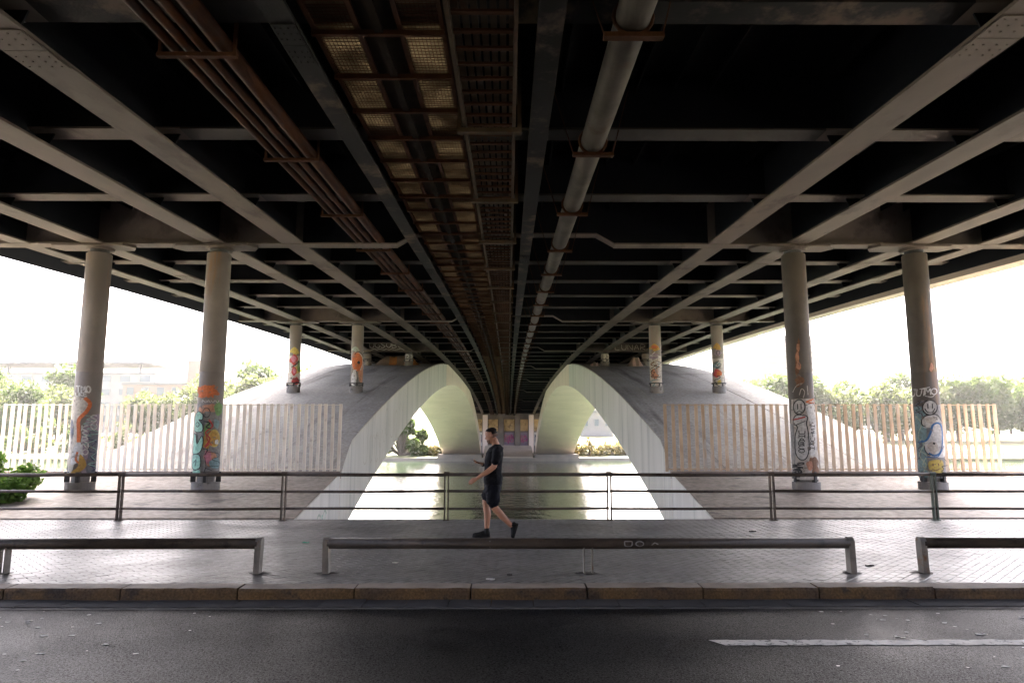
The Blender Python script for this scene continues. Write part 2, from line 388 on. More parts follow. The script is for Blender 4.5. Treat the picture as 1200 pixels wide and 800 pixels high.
# ------------------------------------------------------------------ arches
OUT = 14.0
def arch(s, label):
    t = thing('bridge_arch', (s * 10, 86, -4.4), label, 'arch', 'concrete arches under the bridge')
    def rib(y0, y1, n, mats, name):
        bm = B(); rs = []
        for y in frange(y0, y1, n):
            a = inner(y); zt = ext(y) - .05; zb = min(intr(y), zt - .4)
            rs.append([(s * a, y, zt), (s * OUT, y, zt), (s * OUT, y, zb), (s * a, y, zb)])
        vs = rings(bm, rs)
        for f in bm.faces:
            f.normal_update()
            if abs(f.normal.x) < .2 and len(mats) > 1 and f.calc_center_median().z < ext(f.calc_center_median().y) - .8: f.material_index = 1
        return obj(name, bm, mats, t)
    rib(22.13, 65.0, 34, [MAT['arch_side'], MAT['arch_pale']], 'near_leg')
    rib(65.03, 107, 30, [MAT['arch_pale']], 'crown')
    rib(107.03, 149.5, 34, [MAT['arch_pale']], 'far_leg')
    bm = B(); box(bm, min(s * 5.5, s * 14.6), max(s * 5.5, s * 14.6), 143.0, 152, -4.4, -1.95)
    bmesh.ops.bevel(bm, geom=bm.edges[:], offset=.12, segments=1)
    obj('springing_block', bm, MAT['bank'], t)
    # back of the arch: cast panels with open joints
    xj = [5.85, 7.2, 9.6, 11.9, 14.0]; yj = [22.15, 27.2, 32.6, 38.4, 44.4, 50.4, 56.6, 62.6]
    for i in range(len(yj) - 1):
        for j in range(4):
            bm = B(); rs = []
            dz = random.uniform(-.012, .006); g = .012
            for y in frange(yj[i] + g, yj[i + 1] - g, 5):
                xa = (inner(y) if j == 0 else xj[j] + g); xb = xj[j + 1] - g
                if j == 3: xb = OUT
                z = ext(y)
                rs.append([(s * xa, y, z + dz), (s * xb, y, z + dz), (s * xb, y, z - .07), (s * xa, y, z - .07)])
            rings(bm, rs); obj('panel', bm, MAT['arch_top'], t)
    return t
archL = arch(-1, 'left concrete arch, its side marked with faint pale scrawls, two painted columns on its back')
archR = arch(1, 'right concrete arch with clean streaked side and two columns on its back')

# ------------------------------------------------------------------ bridge deck
bridge = thing('road_bridge', (0, 0, 0), 'wide road bridge overhead with dark underside, beige girder flanges and cross beams', 'bridge')
ys_all = frange(DECK0, DECK1, 60)
def girder(x, fw, fm, web=True, deep=1.22):
    bm = B()
    sweep_y(bm, rect(x - fw / 2, x + fw / 2, 0, .045), ys_all, soff, 0)
    sweep_y(bm, rect(x - .02, x + .02, .046, deep), ys_all, soff, 1)
    for j in range(-1, 11):
        yj_ = 5.4 + j * 14.4 + (x * 7.3) % 4
        if DECK0 + 1 < yj_ < DECK1 - 2:
            sweep_y(bm, rect(x - fw / 2 + .015, x + fw / 2 - .015, -.014, -.002), [yj_ - .45, yj_ - .006], soff, 0); sweep_y(bm, rect(x - fw / 2 + .015, x + fw / 2 - .015, -.014, -.002), [yj_ + .006, yj_ + .45], soff, 0)
            if yj_ < 45:
                for bx in (-.36, -.14, .14, .36):
                    for by in (-.38, -.26, -.14, .14, .26, .38): cyl(bm, (x + bx * fw, yj_ + by), .014, .011, soff(yj_ + by) - .026, soff(yj_ + by) - .0145, 6)
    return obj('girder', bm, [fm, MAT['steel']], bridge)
GX = [-13.0, -11.05, -7.8, -5.72, -2.45, .55, 5.74, 7.83, 11.1, 13.0]
for x in GX:
    w = .56 if abs(x) > 5 else .3
    if abs(x) > 12: w = .5
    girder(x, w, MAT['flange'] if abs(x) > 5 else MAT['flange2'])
for x in (-14.35, 14.35):
    bm = B()
    sweep_y(bm, rect(x - .03, x + .03, -.12, 1.6), ys_all, soff, 1)
    if x > 0: sweep_y(bm, rect(14.385, 15.05, -.30, 1.5), ys_all, soff, 0)
    else: sweep_y(bm, rect(-14.62, -14.385, .45, 1.7), ys_all, soff, 1)
    obj('edge_beam', bm, [MAT['fascia'], MAT['steel']], bridge)
# deck plate with long stiffeners, open only over the gratings
bm = B()
for x0, x1 in ((-14.3, -2.21), (-.705, 14.3)):
    sweep_y(bm, rect(x0, x1, 1.23, 1.45), ys_all, soff)
x = -13.9
while x < 14:
    if not (-2.6 < x < -.4) and min(abs(x - g) for g in GX) > .2:
        sweep_y(bm, rect(x - .012, x + .012, .98, 1.225), frange(DECK0, DECK1, 24), soff)
    x += .62
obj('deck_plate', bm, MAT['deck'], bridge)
# cross beams every 3.6 m, haunched cap beams over each column row
k = -2
while k * 3.6 < DECK1 - 1:
    y = k * 3.6; z = soff(y)
    bm = B()
    if k % 5 == 0 and k > 0:
        zlo, zhi = z - .015, z + .27
        for s in (-1, 1):
            xa, xb, xc = 2.45, 2.95, 14.3
            # haunched flange: high near the axis, low outwards
            def seg(x0, z0, x1, z1, half):
                vs = [[bm.verts.new(p) for p in ((s * xx, y - half, zz), (s * xx, y + half, zz), (s * xx, y + half, zz + .04), (s * xx, y - half, zz + .04))] for xx, zz in ((x0, z0), (x1, z1))]
                for i in range(4): bm.faces.new((vs[0][i], vs[0][(i + 1) % 4], vs[1][(i + 1) % 4], vs[1][i]))
                bm.faces.new(vs[0]); bm.faces.new(vs[1])
            seg(.02, zhi, xa, zhi, .16); seg(xa, zhi, xb, zlo, .16); seg(xb, zlo, xc, zlo, .2)
            web = [(.02, zhi + .04), (xa, zhi + .04), (xb, zlo + .04), (5.5, zlo + .04), (5.5, z + 1.22), (.02, z + 1.22)]
            rings(bm, [[(s * xx, y + dy, zz) for xx, zz in web] for dy in (-.02, .02)], mi=1)  # middle of the web in the dark material, its shade painted by colour
            web = [(5.503, zlo + .041), (xc, zlo + .041), (xc, z + 1.22), (5.503, z + 1.22)]
            rings(bm, [[(s * xx, y + dy, zz) for xx, zz in web] for dy in (-.02, .02)])
            for cx in ((7.85, 11.15) if s < 0 else (7.75, 11.0)):   # lozenge plates beside each column head
                ring = [(-1.15, 0), (-.95, -.30), (.95, -.30), (1.15, 0), (.95, .30), (-.95, .30)]
                rings(bm, [[(s * cx + a, y + b, zz) for a, b in ring] for zz in (zlo - .07, zlo - .004)])
        obj('cap_beam', bm, [MAT['flange'], MAT['steel']], bridge)
    else:
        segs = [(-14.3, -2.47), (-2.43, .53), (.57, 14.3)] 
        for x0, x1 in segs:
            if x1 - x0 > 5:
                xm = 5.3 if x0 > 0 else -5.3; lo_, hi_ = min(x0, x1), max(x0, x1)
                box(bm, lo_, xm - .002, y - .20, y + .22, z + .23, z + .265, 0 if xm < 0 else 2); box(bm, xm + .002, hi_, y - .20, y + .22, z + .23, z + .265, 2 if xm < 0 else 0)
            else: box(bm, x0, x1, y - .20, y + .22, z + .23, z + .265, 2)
            if x0 > -2.45 and x1 < .6:
                box(bm, x0, x1, y - .012, y + .012, z + .266, z + .75, 1)
            else: box(bm, x0, x1, y - .012, y + .012, z + .266, z + 1.225, 1)
        for x in GX:      # gusset plates against the girder webs
            if abs(x) < 5: continue
            for s in (-1, 1):
                p = [(x + s * .025, z + .05), (x + s * .27, z + .05), (x + s * .34, z + .228), (x + s * .025, z + .228)]
                rings(bm, [[(a, y + dy, b) for a, b in p] for dy in (-.012, .012)], mi=1)
        obj('cross_beam', bm, [MAT['flange'], MAT['steel'], MAT['flange3'] if k > 2 else MAT['flange2']], bridge)  # central segments carry painted shade, deepest on the nearest beams
    k += 1
# unseen wall added behind the camera, keeps light off the girder webs
bm = B(); box(bm, -19, 19, DECK0 - 1.2, DECK0 + .3, -.35, 7.2)
tag(obj('rear_shade_wall', bm, MAT['abut']), 'plain unseen concrete wall added behind the road to darken the girder webs', 'wall')

# ------------------------------------------------------------------ graffiti tools
def flat_ribbon(bm, pts, w, f, step=.05):
    P = [Vector(p) for p in pts]; D = [P[0]]
    for a, b in zip(P[:-1], P[1:]):
        n = max(1, int((b - a).length / step))
        for i in range(1, n + 1): D.append(a.lerp(b, i / n))
    L = []; 
    for i, p in enumerate(D):
        d = (D[min(i + 1, len(D) - 1)] - D[max(i - 1, 0)])
        if d.length < 1e-6: d = Vector((1, 0))
        d.normalize(); nrm = Vector((-d.y, d.x)) * w / 2
        L.append((bm.verts.new(f(*(p + nrm))), bm.verts.new(f(*(p - nrm)))))
    for a, b in zip(L[:-1], L[1:]): bm.faces.new((a[0], b[0], b[1], a[1]))
def flat_fill(bm, pts, f, step=.07):
    b2 = B(); vs = [b2.verts.new((x, y, 0)) for x, y in pts]
    try: fc = b2.faces.new(vs)
    except ValueError: b2.free(); return
    bmesh.ops.triangulate(b2, faces=[fc])
    x0, x1 = min(p[0] for p in pts), max(p[0] for p in pts)
    x = x0 + step
    while x < x1:
        bmesh.ops.bisect_plane(b2, geom=b2.verts[:] + b2.edges[:] + b2.faces[:], plane_co=(x, 0, 0), plane_no=(1, 0, 0)); x += step
    mp = {v: bm.verts.new(f(v.co.x, v.co.y)) for v in b2.verts}
    for fc in b2.faces: bm.faces.new([mp[v] for v in fc.verts])
    b2.free()
def smooth_pts(pts, closed=False, n=4):
    P = [Vector(p) for p in pts]; m = len(P); out = []
    rng = range(m if closed else m - 1)
    for i in rng:
        g = (lambda q: P[q % m]) if closed else (lambda q: P[max(0, min(m - 1, q))])
        p0, p1, p2, p3 = g(i - 1), g(i), g(i + 1), g(i + 2)
        for j in range(n):
            t = j / n
            out.append(.5 * ((2 * p1) + (p2 - p0) * t + (2 * p0 - 5 * p1 + 4 * p2 - p3) * t * t + (3 * p1 - p0 - 3 * p2 + p3) * t ** 3))
    if not closed: out.append(P[-1])
    return [tuple(p) for p in out]
FONT = {'T': [[(0, 1), (1, 1)], [(.5, 1), (.5, 0)]], 'M': [[(0, 0), (.1, 1), (.5, .4), (.9, 1), (1, 0)]], 'O': [[(.5, 0), (.05, .3), (.05, .75), (.5, 1), (.95, .75), (.95, .3), (.5, 0)]],
        'J': [[(.3, 1), (.9, 1)], [(.65, 1), (.65, .2), (.35, 0), (0, .2)]], 'U': [[(0, 1), (.05, .2), (.5, 0), (.95, .2), (1, 1)]], 'E': [[(1, 1), (0, 1), (0, 0), (1, 0)], [(0, .5), (.8, .5)]],
        'K': [[(0, 1), (0, 0)], [(1, 1), (0, .45), (1, 0)]], 'S': [[(1, .9), (.5, 1), (.05, .75), (.5, .5), (.95, .25), (.5, 0), (0, .1)]], 'R': [[(0, 0), (0, 1), (.8, .95), (.9, .6), (0, .5), (1, 0)]],
        'A': [[(0, 0), (.5, 1), (1, 0)], [(.2, .4), (.8, .4)]], 'H': [[(0, 0), (0, 1)], [(1, 0), (1, 1)], [(0, .5), (1, .5)]], 'C': [[(1, .85), (.5, 1), (.05, .7), (.05, .3), (.5, 0), (1, .15)]],
        'L': [[(0, 1), (0, 0), (.9, 0)]], 'B': [[(0, 0), (0, 1), (.8, .85), (.7, .55), (0, .5), (.9, .3), (.7, 0), (0, 0)]], 'N': [[(0, 0), (0, 1), (1, 0), (1, 1)]], 'V': [[(0, 1), (.5, 0), (1, 1)]], 'G': [[(1, .85), (.5, 1), (.05, .6), (.1, .2), (.6, 0), (1, .2), (1, .5), (.55, .5)]]}
def letters(txt, x, y, w, h, sp=.25, vertical=False, slant=0):
    out = []
    for i, c in enumerate(txt):
        for st in FONT.get(c, []):
            if vertical: out.append([(x + px * w + slant * py, y - i * h * (1 + sp) - (1 - py) * h) for px, py in st])
            else: out.append([(x + i * w * (1 + sp) + px * w + slant * py, y + py * h) for px, py in st])
    return out

# ------------------------------------------------------------------ columns
RC = .312
GROUP_COL = 'round concrete bridge columns'
def column(cx, cy, label, dark=False, art=None):
    zb = slabz(cy) if cy < 22 else ext(cy)
    zt = soff(cy) - .09
    t = thing('bridge_column', (cx, cy, zb), label, 'column', GROUP_COL)
    mat = MAT['column_dark'] if dark else MAT['column']
    pad = .20 if cy < 22 else .30; gap = .2 if cy < 22 else .12
    bm = B(); cyl(bm, (cx, cy), RC + .035, RC + .035, zb - .3, zb + pad, 28)
    bmesh.ops.bevel(bm, geom=[e for e in bm.edges if all(v.co.z > zb for v in e.verts)], offset=.02, segments=1)
    obj('pad', bm, MAT['pad'], t)
    bm = B(); cyl(bm, (cx, cy), RC - .1, RC - .1, zb + pad - .01, zb + pad + gap + .02, 20); obj('bearing', bm, MAT['pad'], t)
    for q in range(4):
        a = q * pi / 2 + pi / 4 * .4; bm = B()
        box(bm, -.035, .035, -.06, .06, zb + pad - .005, zb + pad + gap + .06, mx=Matrix.Translation((cx + (RC - .01) * cos(a), cy + (RC - .01) * sin(a), 0)) @ Matrix.Rotation(a + pi / 2, 4, 'Z'))
        obj('bearing_bracket', bm, MAT['iron'], t)
    if cy > 30:
        bm = B(); tube(bm, [(cx + (RC + .05) * cos(a), cy + (RC + .05) * sin(a), zb + pad + .16) for a in frange(0, 2 * pi, 24)], .028, 6, False); obj('ring', bm, MAT['iron'], t)
    zs0, zs1 = zb + pad + gap, zt - .16
    bm = B(); seg = 40
    rr = [(RC, zs0), (RC, zs0 + (zs1 - zs0) * .45 - .012), (RC - .006, zs0 + (zs1 - zs0) * .45), (RC, zs0 + (zs1 - zs0) * .45 + .012), (RC - .005, zs1 - .02), (RC - .02, zs1)]
    rings(bm, [[(cx + r * cos(2 * pi * k / seg), cy + r * sin(2 * pi * k / seg), z) for k in range(seg)] for r, z in rr])
    sh = obj('shaft', bm, mat, t, smooth=True)
    bm = B(); cyl(bm, (cx, cy), RC - .09, RC - .07, zs1 - .01, zt - .06, 24); obj('neck', bm, MAT['iron'], t)
    bm = B(); cyl(bm, (cx, cy), RC + .02, RC + .05, zt - .062, zt, 28); obj('head_plate', bm, MAT['flange'], t)
    if art:
        dx, dy = co.location.x - cx, co.location.y - cy; phi = math.atan2(dy, dx)
        for li, (mname, strokes) in enumerate(art):
            bm = B(); rad = RC + .004 + .0035 * li
            def f(s, h):
                a = phi + s / RC
                return (cx + rad * cos(a), cy + rad * sin(a), h)
            for st in strokes:
                kind_, pts, w = st
                if kind_ == 'fill': flat_fill(bm, pts, f)
                else: flat_ribbon(bm, pts, w, f)
            g_ = obj('graffiti', bm, PAINT[mname], sh)
    return t
def conv(x0, k, half, y0, za, zk, scale):
    """sketch coordinates -> (arc on the shaft, height)"""
    def c(x, y):
        xi = max(-.985, min(.985, (x - (x0 + k * (y - 150))) / half)); v = y0 + y / scale
        return (RC * math.asin(xi), za - zk * v)
    return c
NEAR = (.78 + 550 * .0217, .0217)
cA = conv(228, -.102, 85, 430, *NEAR, 5.333); cB = conv(199, -.062, 82, 430, *NEAR, 5.333)
cC = conv(180, .07, 84, 440, *NEAR, 5.333); cD = conv(186, .085, 86, 440, *NEAR, 5.333)
FAR = (6.6 + 400 * .045, .045)
def ln(c, pts, w, sm=True, closed=False):
    p = [c(*q) for q in pts]
    if sm: p = smooth_pts(p, closed)
    if closed: p = p + [p[0]]
    return ('line', p, w)
def fl(c, pts, sm=True): return ('fill', smooth_pts([c(*q) for q in pts], True) if sm else [c(*q) for q in pts], 0)
def tx(c, txt, x, y, w, h, wd, sp=.25, vertical=False, slant=0):
    return [('line', smooth_pts([c(px, -py) for px, py in st], False, 3), wd) for st in letters(txt, x, -y, w, h, sp, vertical, slant)]
def circ(cx, cy, rx, ry, n=14): return [(cx + rx * cos(2 * pi * i / n), cy + ry * sin(2 * pi * i / n)) for i in range(n)]
def scrib(c, x0, x1, y0, y1, n, w, seed):
    r = random.Random(seed); pts = [(r.uniform(x0, x1), y0 + (y1 - y0) * i / n + r.uniform(-8, 8)) for i in range(n + 1)]
    return ln(c, pts, w)
def blotch(c, cx, cy, rx, ry, seed, n=11):
    r = random.Random(seed); return fl(c, [(cx + rx * r.uniform(.65, 1.15) * cos(2 * pi * i / n), cy + ry * r.uniform(.65, 1.15) * sin(2 * pi * i / n)) for i in range(n)])

artA = [
 ('mauve', [fl(cA, [(215, 330), (300, 300), (292, 480), (270, 660), (180, 660), (190, 480)])]),
 ('cream', [fl(cA, [(130, 190), (205, 195), (230, 240), (180, 330), (170, 470), (150, 560), (120, 660), (98, 660), (110, 480), (120, 300)])]),
 ('slate', [fl(cA, [(232, 400), (285, 420), (276, 560), (262, 655), (205, 655), (225, 520)]), blotch(cA, 130, 390, 14, 60, 3)]),
 ('navy', [scrib(cA, 215, 275, 420, 650, 16, .025, 4), scrib(cA, 225, 270, 560, 655, 9, .03, 14), ln(cA, [(88, 640), (100, 625), (96, 650), (110, 655)], .03)]),
 ('white', [fl(cA, [(150, 480), (178, 470), (190, 560), (150, 600), (118, 600)])]),
 ('orange', [ln(cA, [(208, 192), (238, 228), (215, 280), (172, 330), (170, 400), (168, 470)], .085), ln(cA, [(160, 530), (150, 580), (185, 610)], .05)]),
 ('ochre', [fl(cA, [(172, 545), (200, 580), (205, 620), (165, 655), (120, 658), (160, 620)])]),
 ('mint', [scrib(cA, 195, 285, 300, 440, 12, .012, 21), scrib(cA, 190, 270, 460, 640, 12, .014, 22)]),
 ('white', tx(cA, 'TMO', 164, 160, 23, 42, .035, .2) + tx(cA, 'UKE', 160, 182, 18, 24, .022, .25) +
  tx(cA, 'SO', 238, 300, 34, 42, .022, .2, True) + tx(cA, 'KSRNO', 186, 365, 30, 34, .026, .1, True, 4)),
]
artB = [
 ('grey', [fl(cB, [(118, 215), (275, 215), (268, 400), (258, 650), (90, 650), (104, 400)], False)]),
 ('salmon', [blotch(cB, 190, 255, 55, 26, 5), blotch(cB, 190, 570, 40, 50, 6), blotch(cB, 140, 270, 20, 22, 36)]),
 ('green', [blotch(cB, 240, 260, 30, 50, 7), blotch(cB, 175, 400, 26, 60, 8)]),
 ('pink', [blotch(cB, 180, 560, 26, 46, 31)]),
 ('ochre', [blotch(cB, 205, 450, 50, 60, 9), blotch(cB, 165, 470, 30, 45, 10)]),
 ('yellow', [ln(cB, circ(215, 445, 30, 50), .04, True, True)]),
 ('teal', [blotch(cB, 220, 600, 34, 40, 41), blotch(cB, 228, 355, 18, 36, 42)]),
 ('red', [ln(cB, [(185, 330), (205, 370), (165, 410), (190, 450), (160, 500), (185, 480)], .035), ln(cB, [(195, 400), (170, 440), (200, 490)], .025)]),
 ('orange', [scrib(cB, 122, 245, 118, 185, 13, .05, 11), scrib(cB, 122, 245, 125, 180, 13, .045, 12)] + tx(cB, 'HOMB', 125, 160, 24, 44, .05, .15) + tx(cB, 'OAM', 135, 190, 22, 26, .04, .15)),
 ('mint', [fl(cB, [(112, 300), (130, 278), (152, 300), (148, 330), (130, 330), (150, 360), (148, 400), (120, 408), (100, 390), (104, 340)]),
           fl(cB, [(96, 420), (112, 425), (118, 480), (145, 430), (152, 470), (135, 530), (100, 545), (88, 520)]),
           fl(cB, [(92, 555), (125, 545), (138, 580), (130, 630), (100, 640), (86, 610)]), fl(cB, [(95, 645), (130, 642), (128, 668), (95, 668)])]),
 ('black', [ln(cB, [(112, 300), (130, 278), (152, 300), (148, 330), (130, 330), (150, 360), (148, 400), (120, 408), (100, 390), (104, 340)], .022, True, True),
            ln(cB, [(96, 420), (112, 425), (118, 480), (145, 430), (152, 470), (135, 530), (100, 545), (88, 520)], .022, True, True),
            ln(cB, [(92, 555), (125, 545), (138, 580), (130, 630), (100, 640), (86, 610)], .022, True, True), ln(cB, circ(122, 360, 9, 14), .02, True, True),
            ln(cB, circ(172, 285, 20, 30), .018, True, True), ln(cB, [(160, 340), (190, 350), (170, 375), (195, 385)], .03), ln(cB, [(150, 510), (175, 515), (160, 550)], .02),
            ln(cB, [(160, 560), (165, 620), (150, 670)], .016), scrib(cB, 160, 240, 500, 640, 10, .012, 51), ln(cB, [(98, 600), (112, 580), (108, 615)], .018)]),
 ('white', [blotch(cB, 226, 470, 12, 18, 13)] + tx(cB, 'NAVV', 150, 222, 20, 16, .016, .2)),
]
artC = [
 ('brown', [blotch(cC, 150, -80, 16, 90, 14), blotch(cC, 158, -190, 10, 60, 45), blotch(cC, 165, 30, 30, 40, 15)]),
 ('salmon', [blotch(cC, 152, -120, 13, 36, 16), blotch(cC, 160, -65, 16, 26, 17), blotch(cC, 156, -185, 11, 30, 18)]),
 ('cream', [fl(cC, [(118, 145), (262, 140), (275, 300), (290, 500), (296, 650), (128, 650), (120, 400)], False)]),
 ('grey', [fl(cC, [(112, 300), (135, 300), (150, 480), (145, 640), (122, 640)], False)]),
 ('white', [fl(cC, [(205, 185), (255, 175), (272, 300), (272, 470), (240, 500), (225, 420), (235, 300)]), fl(cC, circ(168, 195, 34, 46)), fl(cC, [(140, 262), (160, 245), (215, 255), (212, 300), (222, 350), (230, 450), (215, 515), (180, 525), (152, 480), (148, 380), (160, 320), (135, 300)])]),
 ('brown', [blotch(cC, 255, 545, 34, 46, 19), blotch(cC, 268, 590, 22, 40, 20)]),
 ('salmon', [blotch(cC, 235, 560, 20, 36, 61)]),
 ('red', [ln(cC, [(130, 275), (160, 270), (205, 258)], .035)]),
 ('orange', [scrib(cC, 205, 255, 145, 175, 7, .028, 23), scrib(cC, 205, 258, 148, 172, 7, .022, 24)]),
 ('black', [ln(cC, circ(168, 195, 34, 46), .028, True, True), ln(cC, [(140, 262), (160, 245), (215, 255), (212, 300), (222, 350), (230, 450), (215, 515), (180, 525), (152, 480), (148, 380), (160, 320), (135, 300)], .024, True, True),
            ln(cC, [(158, 175), (160, 210)], .022, False), ln(cC, [(178, 175), (180, 210)], .022, False), ln(cC, [(152, 232), (170, 222), (188, 232)], .02),
            ln(cC, [(150, 310), (180, 295), (205, 285)], .018), ln(cC, [(205, 185), (255, 178), (274, 300), (276, 470)], .014), scrib(cC, 132, 205, 545, 630, 22, .03, 25), scrib(cC, 132, 190, 560, 640, 14, .024, 26)]
   + tx(cC, 'UHABCO', 170, 345, 34, 22, .02, .05, True) + tx(cC, 'HSTURH', 238, 305, 22, 22, .018, .25, True)),
 ('cream', [ln(cC, [(130, 100), (150, 60), (185, 45)], .014), ln(cC, [(168, 120), (180, 80), (198, 100), (190, 140)], .018), ln(cC, [(212, 60), (218, 120)], .016)]),
]
artD = [
 ('teal', [fl(cD, [(112, 190), (180, 190), (190, 330), (205, 500), (210, 640), (145, 640), (125, 400)], False)]),
 ('grey', [fl(cD, [(190, 180), (270, 180), (300, 400), (312, 640), (200, 640), (190, 400)], False)]),
 ('slate', [scrib(cD, 115, 175, 150, 260, 9, .03, 27), scrib(cD, 130, 190, 420, 640, 10, .035, 28)]),
 ('palegreen', [ln(cD, [(125, 250), (160, 300), (140, 380), (175, 430), (150, 500), (190, 560), (165, 620)], .03), ln(cD, [(150, 470), (190, 500), (170, 560), (205, 600)], .024)]),
 ('white', [fl(cD, circ(207, 198, 40, 46)), fl(cD, [(165, 270), (195, 248), (245, 246), (270, 285), (262, 320), (288, 380), (300, 480), (290, 510), (250, 510), (215, 505), (185, 470), (178, 430), (205, 390), (215, 330), (175, 325)])]),
 ('cream', [blotch(cD, 228, 450, 32, 44, 29), blotch(cD, 215, 280, 40, 24, 71)]),
 ('salmon', [blotch(cD, 215, -55, 12, 28, 30)]),
 ('yellow', [fl(cD, [(208, 535), (280, 530), (285, 600), (240, 606), (210, 590)])]),
 ('brown', [ln(cD, [(228, 550), (230, 565)], .024, False), ln(cD, [(258, 548), (260, 563)], .024, False), ln(cD, [(225, 585), (245, 590), (265, 582)], .02)]),
 ('blue', [ln(cD, [(160, 415), (190, 405), (212, 360), (225, 310), (255, 297), (275, 330), (278, 420), (268, 480), (235, 500), (205, 485)], .045), ln(cD, [(150, 425), (172, 408)], .06), ln(cD, [(185, 508), (230, 510), (260, 500), (285, 440)], .022)]),
 ('white', [ln(cD, [(180, 420), (205, 405), (224, 360), (235, 315), (256, 308), (266, 340), (268, 420), (255, 478)], .022)]),
 ('black', [ln(cD, circ(207, 198, 40, 46), .03, True, True), ln(cD, [(195, 175), (197, 205)], .024, False), ln(cD, [(220, 175), (221, 205)], .024, False), ln(cD, [(180, 205), (195, 228), (222, 228), (234, 203)], .022),
            ln(cD, [(185, 320), (165, 305), (165, 270), (195, 248), (245, 246), (270, 285)], .024), ln(cD, [(180, 440), (188, 475), (215, 500)], .018), blotch(cD, 232, 424, 7, 8, 33), scrib(cD, 262, 310, 520, 640, 9, .018, 34), scrib(cD, 118, 160, 150, 240, 7, .018, 35)]),
 ('white', tx(cD, 'JUT', 105, 124, 26, 44, .024, .05, False, 4) + tx(cD, 'MO', 180, 118, 30, 40, .024, .1) + [ln(cD, [(180, 125), (215, 132), (232, 118)], .016), ln(cD, [(150, 80), (205, 70)], .02)]),
]
cE = conv(160, -.03, 48, 360, *FAR, 6.667); cF = conv(652, -.03, 50, 360, *FAR, 6.667)
cG = conv(125, .025, 49, 360, *FAR, 6.667); cH = conv(622, .03, 52, 360, *FAR, 6.667)
artE = [('cream', [fl(cE, [(112, 380), (205, 380), (200, 600), (105, 600)], False)]), ('yellow', [blotch(cE, 155, 345, 38, 30, 1), blotch(cE, 170, 490, 34, 30, 81)]), ('green', [blotch(cE, 185, 460, 14, 50, 2)]),
        ('red', [blotch(cE, 150, 415, 32, 44, 3), blotch(cE, 150, 500, 24, 36, 4), blotch(cE, 160, 575, 28, 30, 5)]), ('pink', [blotch(cE, 145, 405, 20, 28, 6), blotch(cE, 150, 500, 14, 22, 7)]),
        ('black', [ln(cE, [(130, 470), (160, 450), (185, 420)], .05), scrib(cE, 120, 195, 540, 620, 7, .03, 8)])]
artF = [('grey', [fl(cF, [(606, 520), (700, 520), (690, 650), (598, 650)], False)]), ('palegreen', [blotch(cF, 635, 330, 34, 20, 1)]),
        ('salmon', [fl(cF, [(606, 380), (640, 350), (685, 370), (698, 430), (700, 570), (665, 580), (650, 500), (610, 480)])]), ('orange', [fl(cF, circ(650, 430, 44, 70))]),
        ('cream', [ln(cF, [(660, 350), (688, 400), (686, 450), (670, 490)], .07)]), ('white', [fl(cF, [(605, 520), (640, 500), (648, 560), (625, 610), (600, 600)]), ln(cF, [(612, 500), (640, 490)], .05)]),
        ('black', [fl(cF, circ(657, 433, 11, 13)), ln(cF, [(625, 370), (655, 348), (692, 380)], .04), ln(cF, [(640, 500), (645, 550), (640, 620)], .035), scrib(cF, 610, 690, 600, 650, 7, .03, 2)])]
artG = [('cream', [fl(cG, [(82, 380), (178, 380), (182, 640), (92, 640)], False)]), ('ochre', [blotch(cG, 128, 315, 44, 28, 1)]), ('orange', [blotch(cG, 125, 310, 30, 16, 2)]), ('mauve', [blotch(cG, 120, 385, 44, 26, 3)]),
        ('brown', [scrib(cG, 90, 165, 420, 540, 9, .06, 4)]), ('salmon', [blotch(cG, 125, 520, 26, 40, 5)]), ('teal', [scrib(cG, 92, 165, 560, 630, 7, .05, 6), scrib(cG, 130, 175, 430, 520, 6, .04, 7)]),
        ('black', [scrib(cG, 92, 175, 400, 560, 14, .03, 8), ln(cG, [(95, 500), (120, 540), (165, 545)], .035)]), ('white', [scrib(cG, 95, 170, 350, 470, 9, .03, 9)])]
artH = [('cream', [fl(cH, [(580, 400), (670, 400), (685, 640), (590, 640)], False)]), ('ochre', [blotch(cH, 628, 310, 34, 30, 1)]), ('mauve', [blotch(cH, 632, 355, 34, 26, 2), blotch(cH, 600, 520, 20, 30, 9)]), ('teal', [blotch(cH, 625, 455, 38, 26, 3)]),
        ('red', [blotch(cH, 625, 515, 40, 34, 4)]), ('orange', [blotch(cH, 640, 515, 22, 20, 5)]), ('black', [scrib(cH, 600, 665, 420, 480, 9, .03, 6), scrib(cH, 600, 670, 540, 620, 9, .035, 7), ln(cH, circ(632, 355, 14, 16), .03, True, True)]),
        ('yellow', [blotch(cH, 640, 585, 20, 22, 8)]), ('white', [scrib(cH, 600, 660, 400, 470, 7, .03, 10)])]
column(-10.97, 18, 'outermost left column, white tag over an orange swoosh and cream paint', art=artA)
column(-7.74, 18, 'near left column with mint bubble letters under an orange scrawl', art=artB)
column(7.8, 18, 'near right column painted with a pale figure with a sad face', True, art=artC)
column(11.1, 18, 'near right column painted with a smiling figure and blue swoosh', True, art=artD)
column(-11.25, 36, 'column on the left arch with red and yellow painted shapes', art=artE)
column(-7.95, 36, 'column on the left arch with a big orange one-eyed shape', art=artF)
column(7.88, 36, 'column on the right arch with an ochre top band and dark scribbles', art=artG)
column(11.2, 36, 'column on the right arch with a red patch and teal scribble', art=artH)
c3 = lambda x, y: (x, y)
artI = [('grey', [fl(c3, [(-.5, 7.5), (.5, 7.5), (.5, 8.1), (-.5, 8.1)], False)]), ('white', [('line', smooth_pts([(-.25, 7.6), (-.25, 8.05), (0, 7.95), (-.1, 7.8), (.1, 7.7), (-.2, 7.6)]), .06), ('line', smooth_pts([(.15, 8.05), (.3, 7.9), (.15, 7.8), (.3, 7.65)]), .06)])]
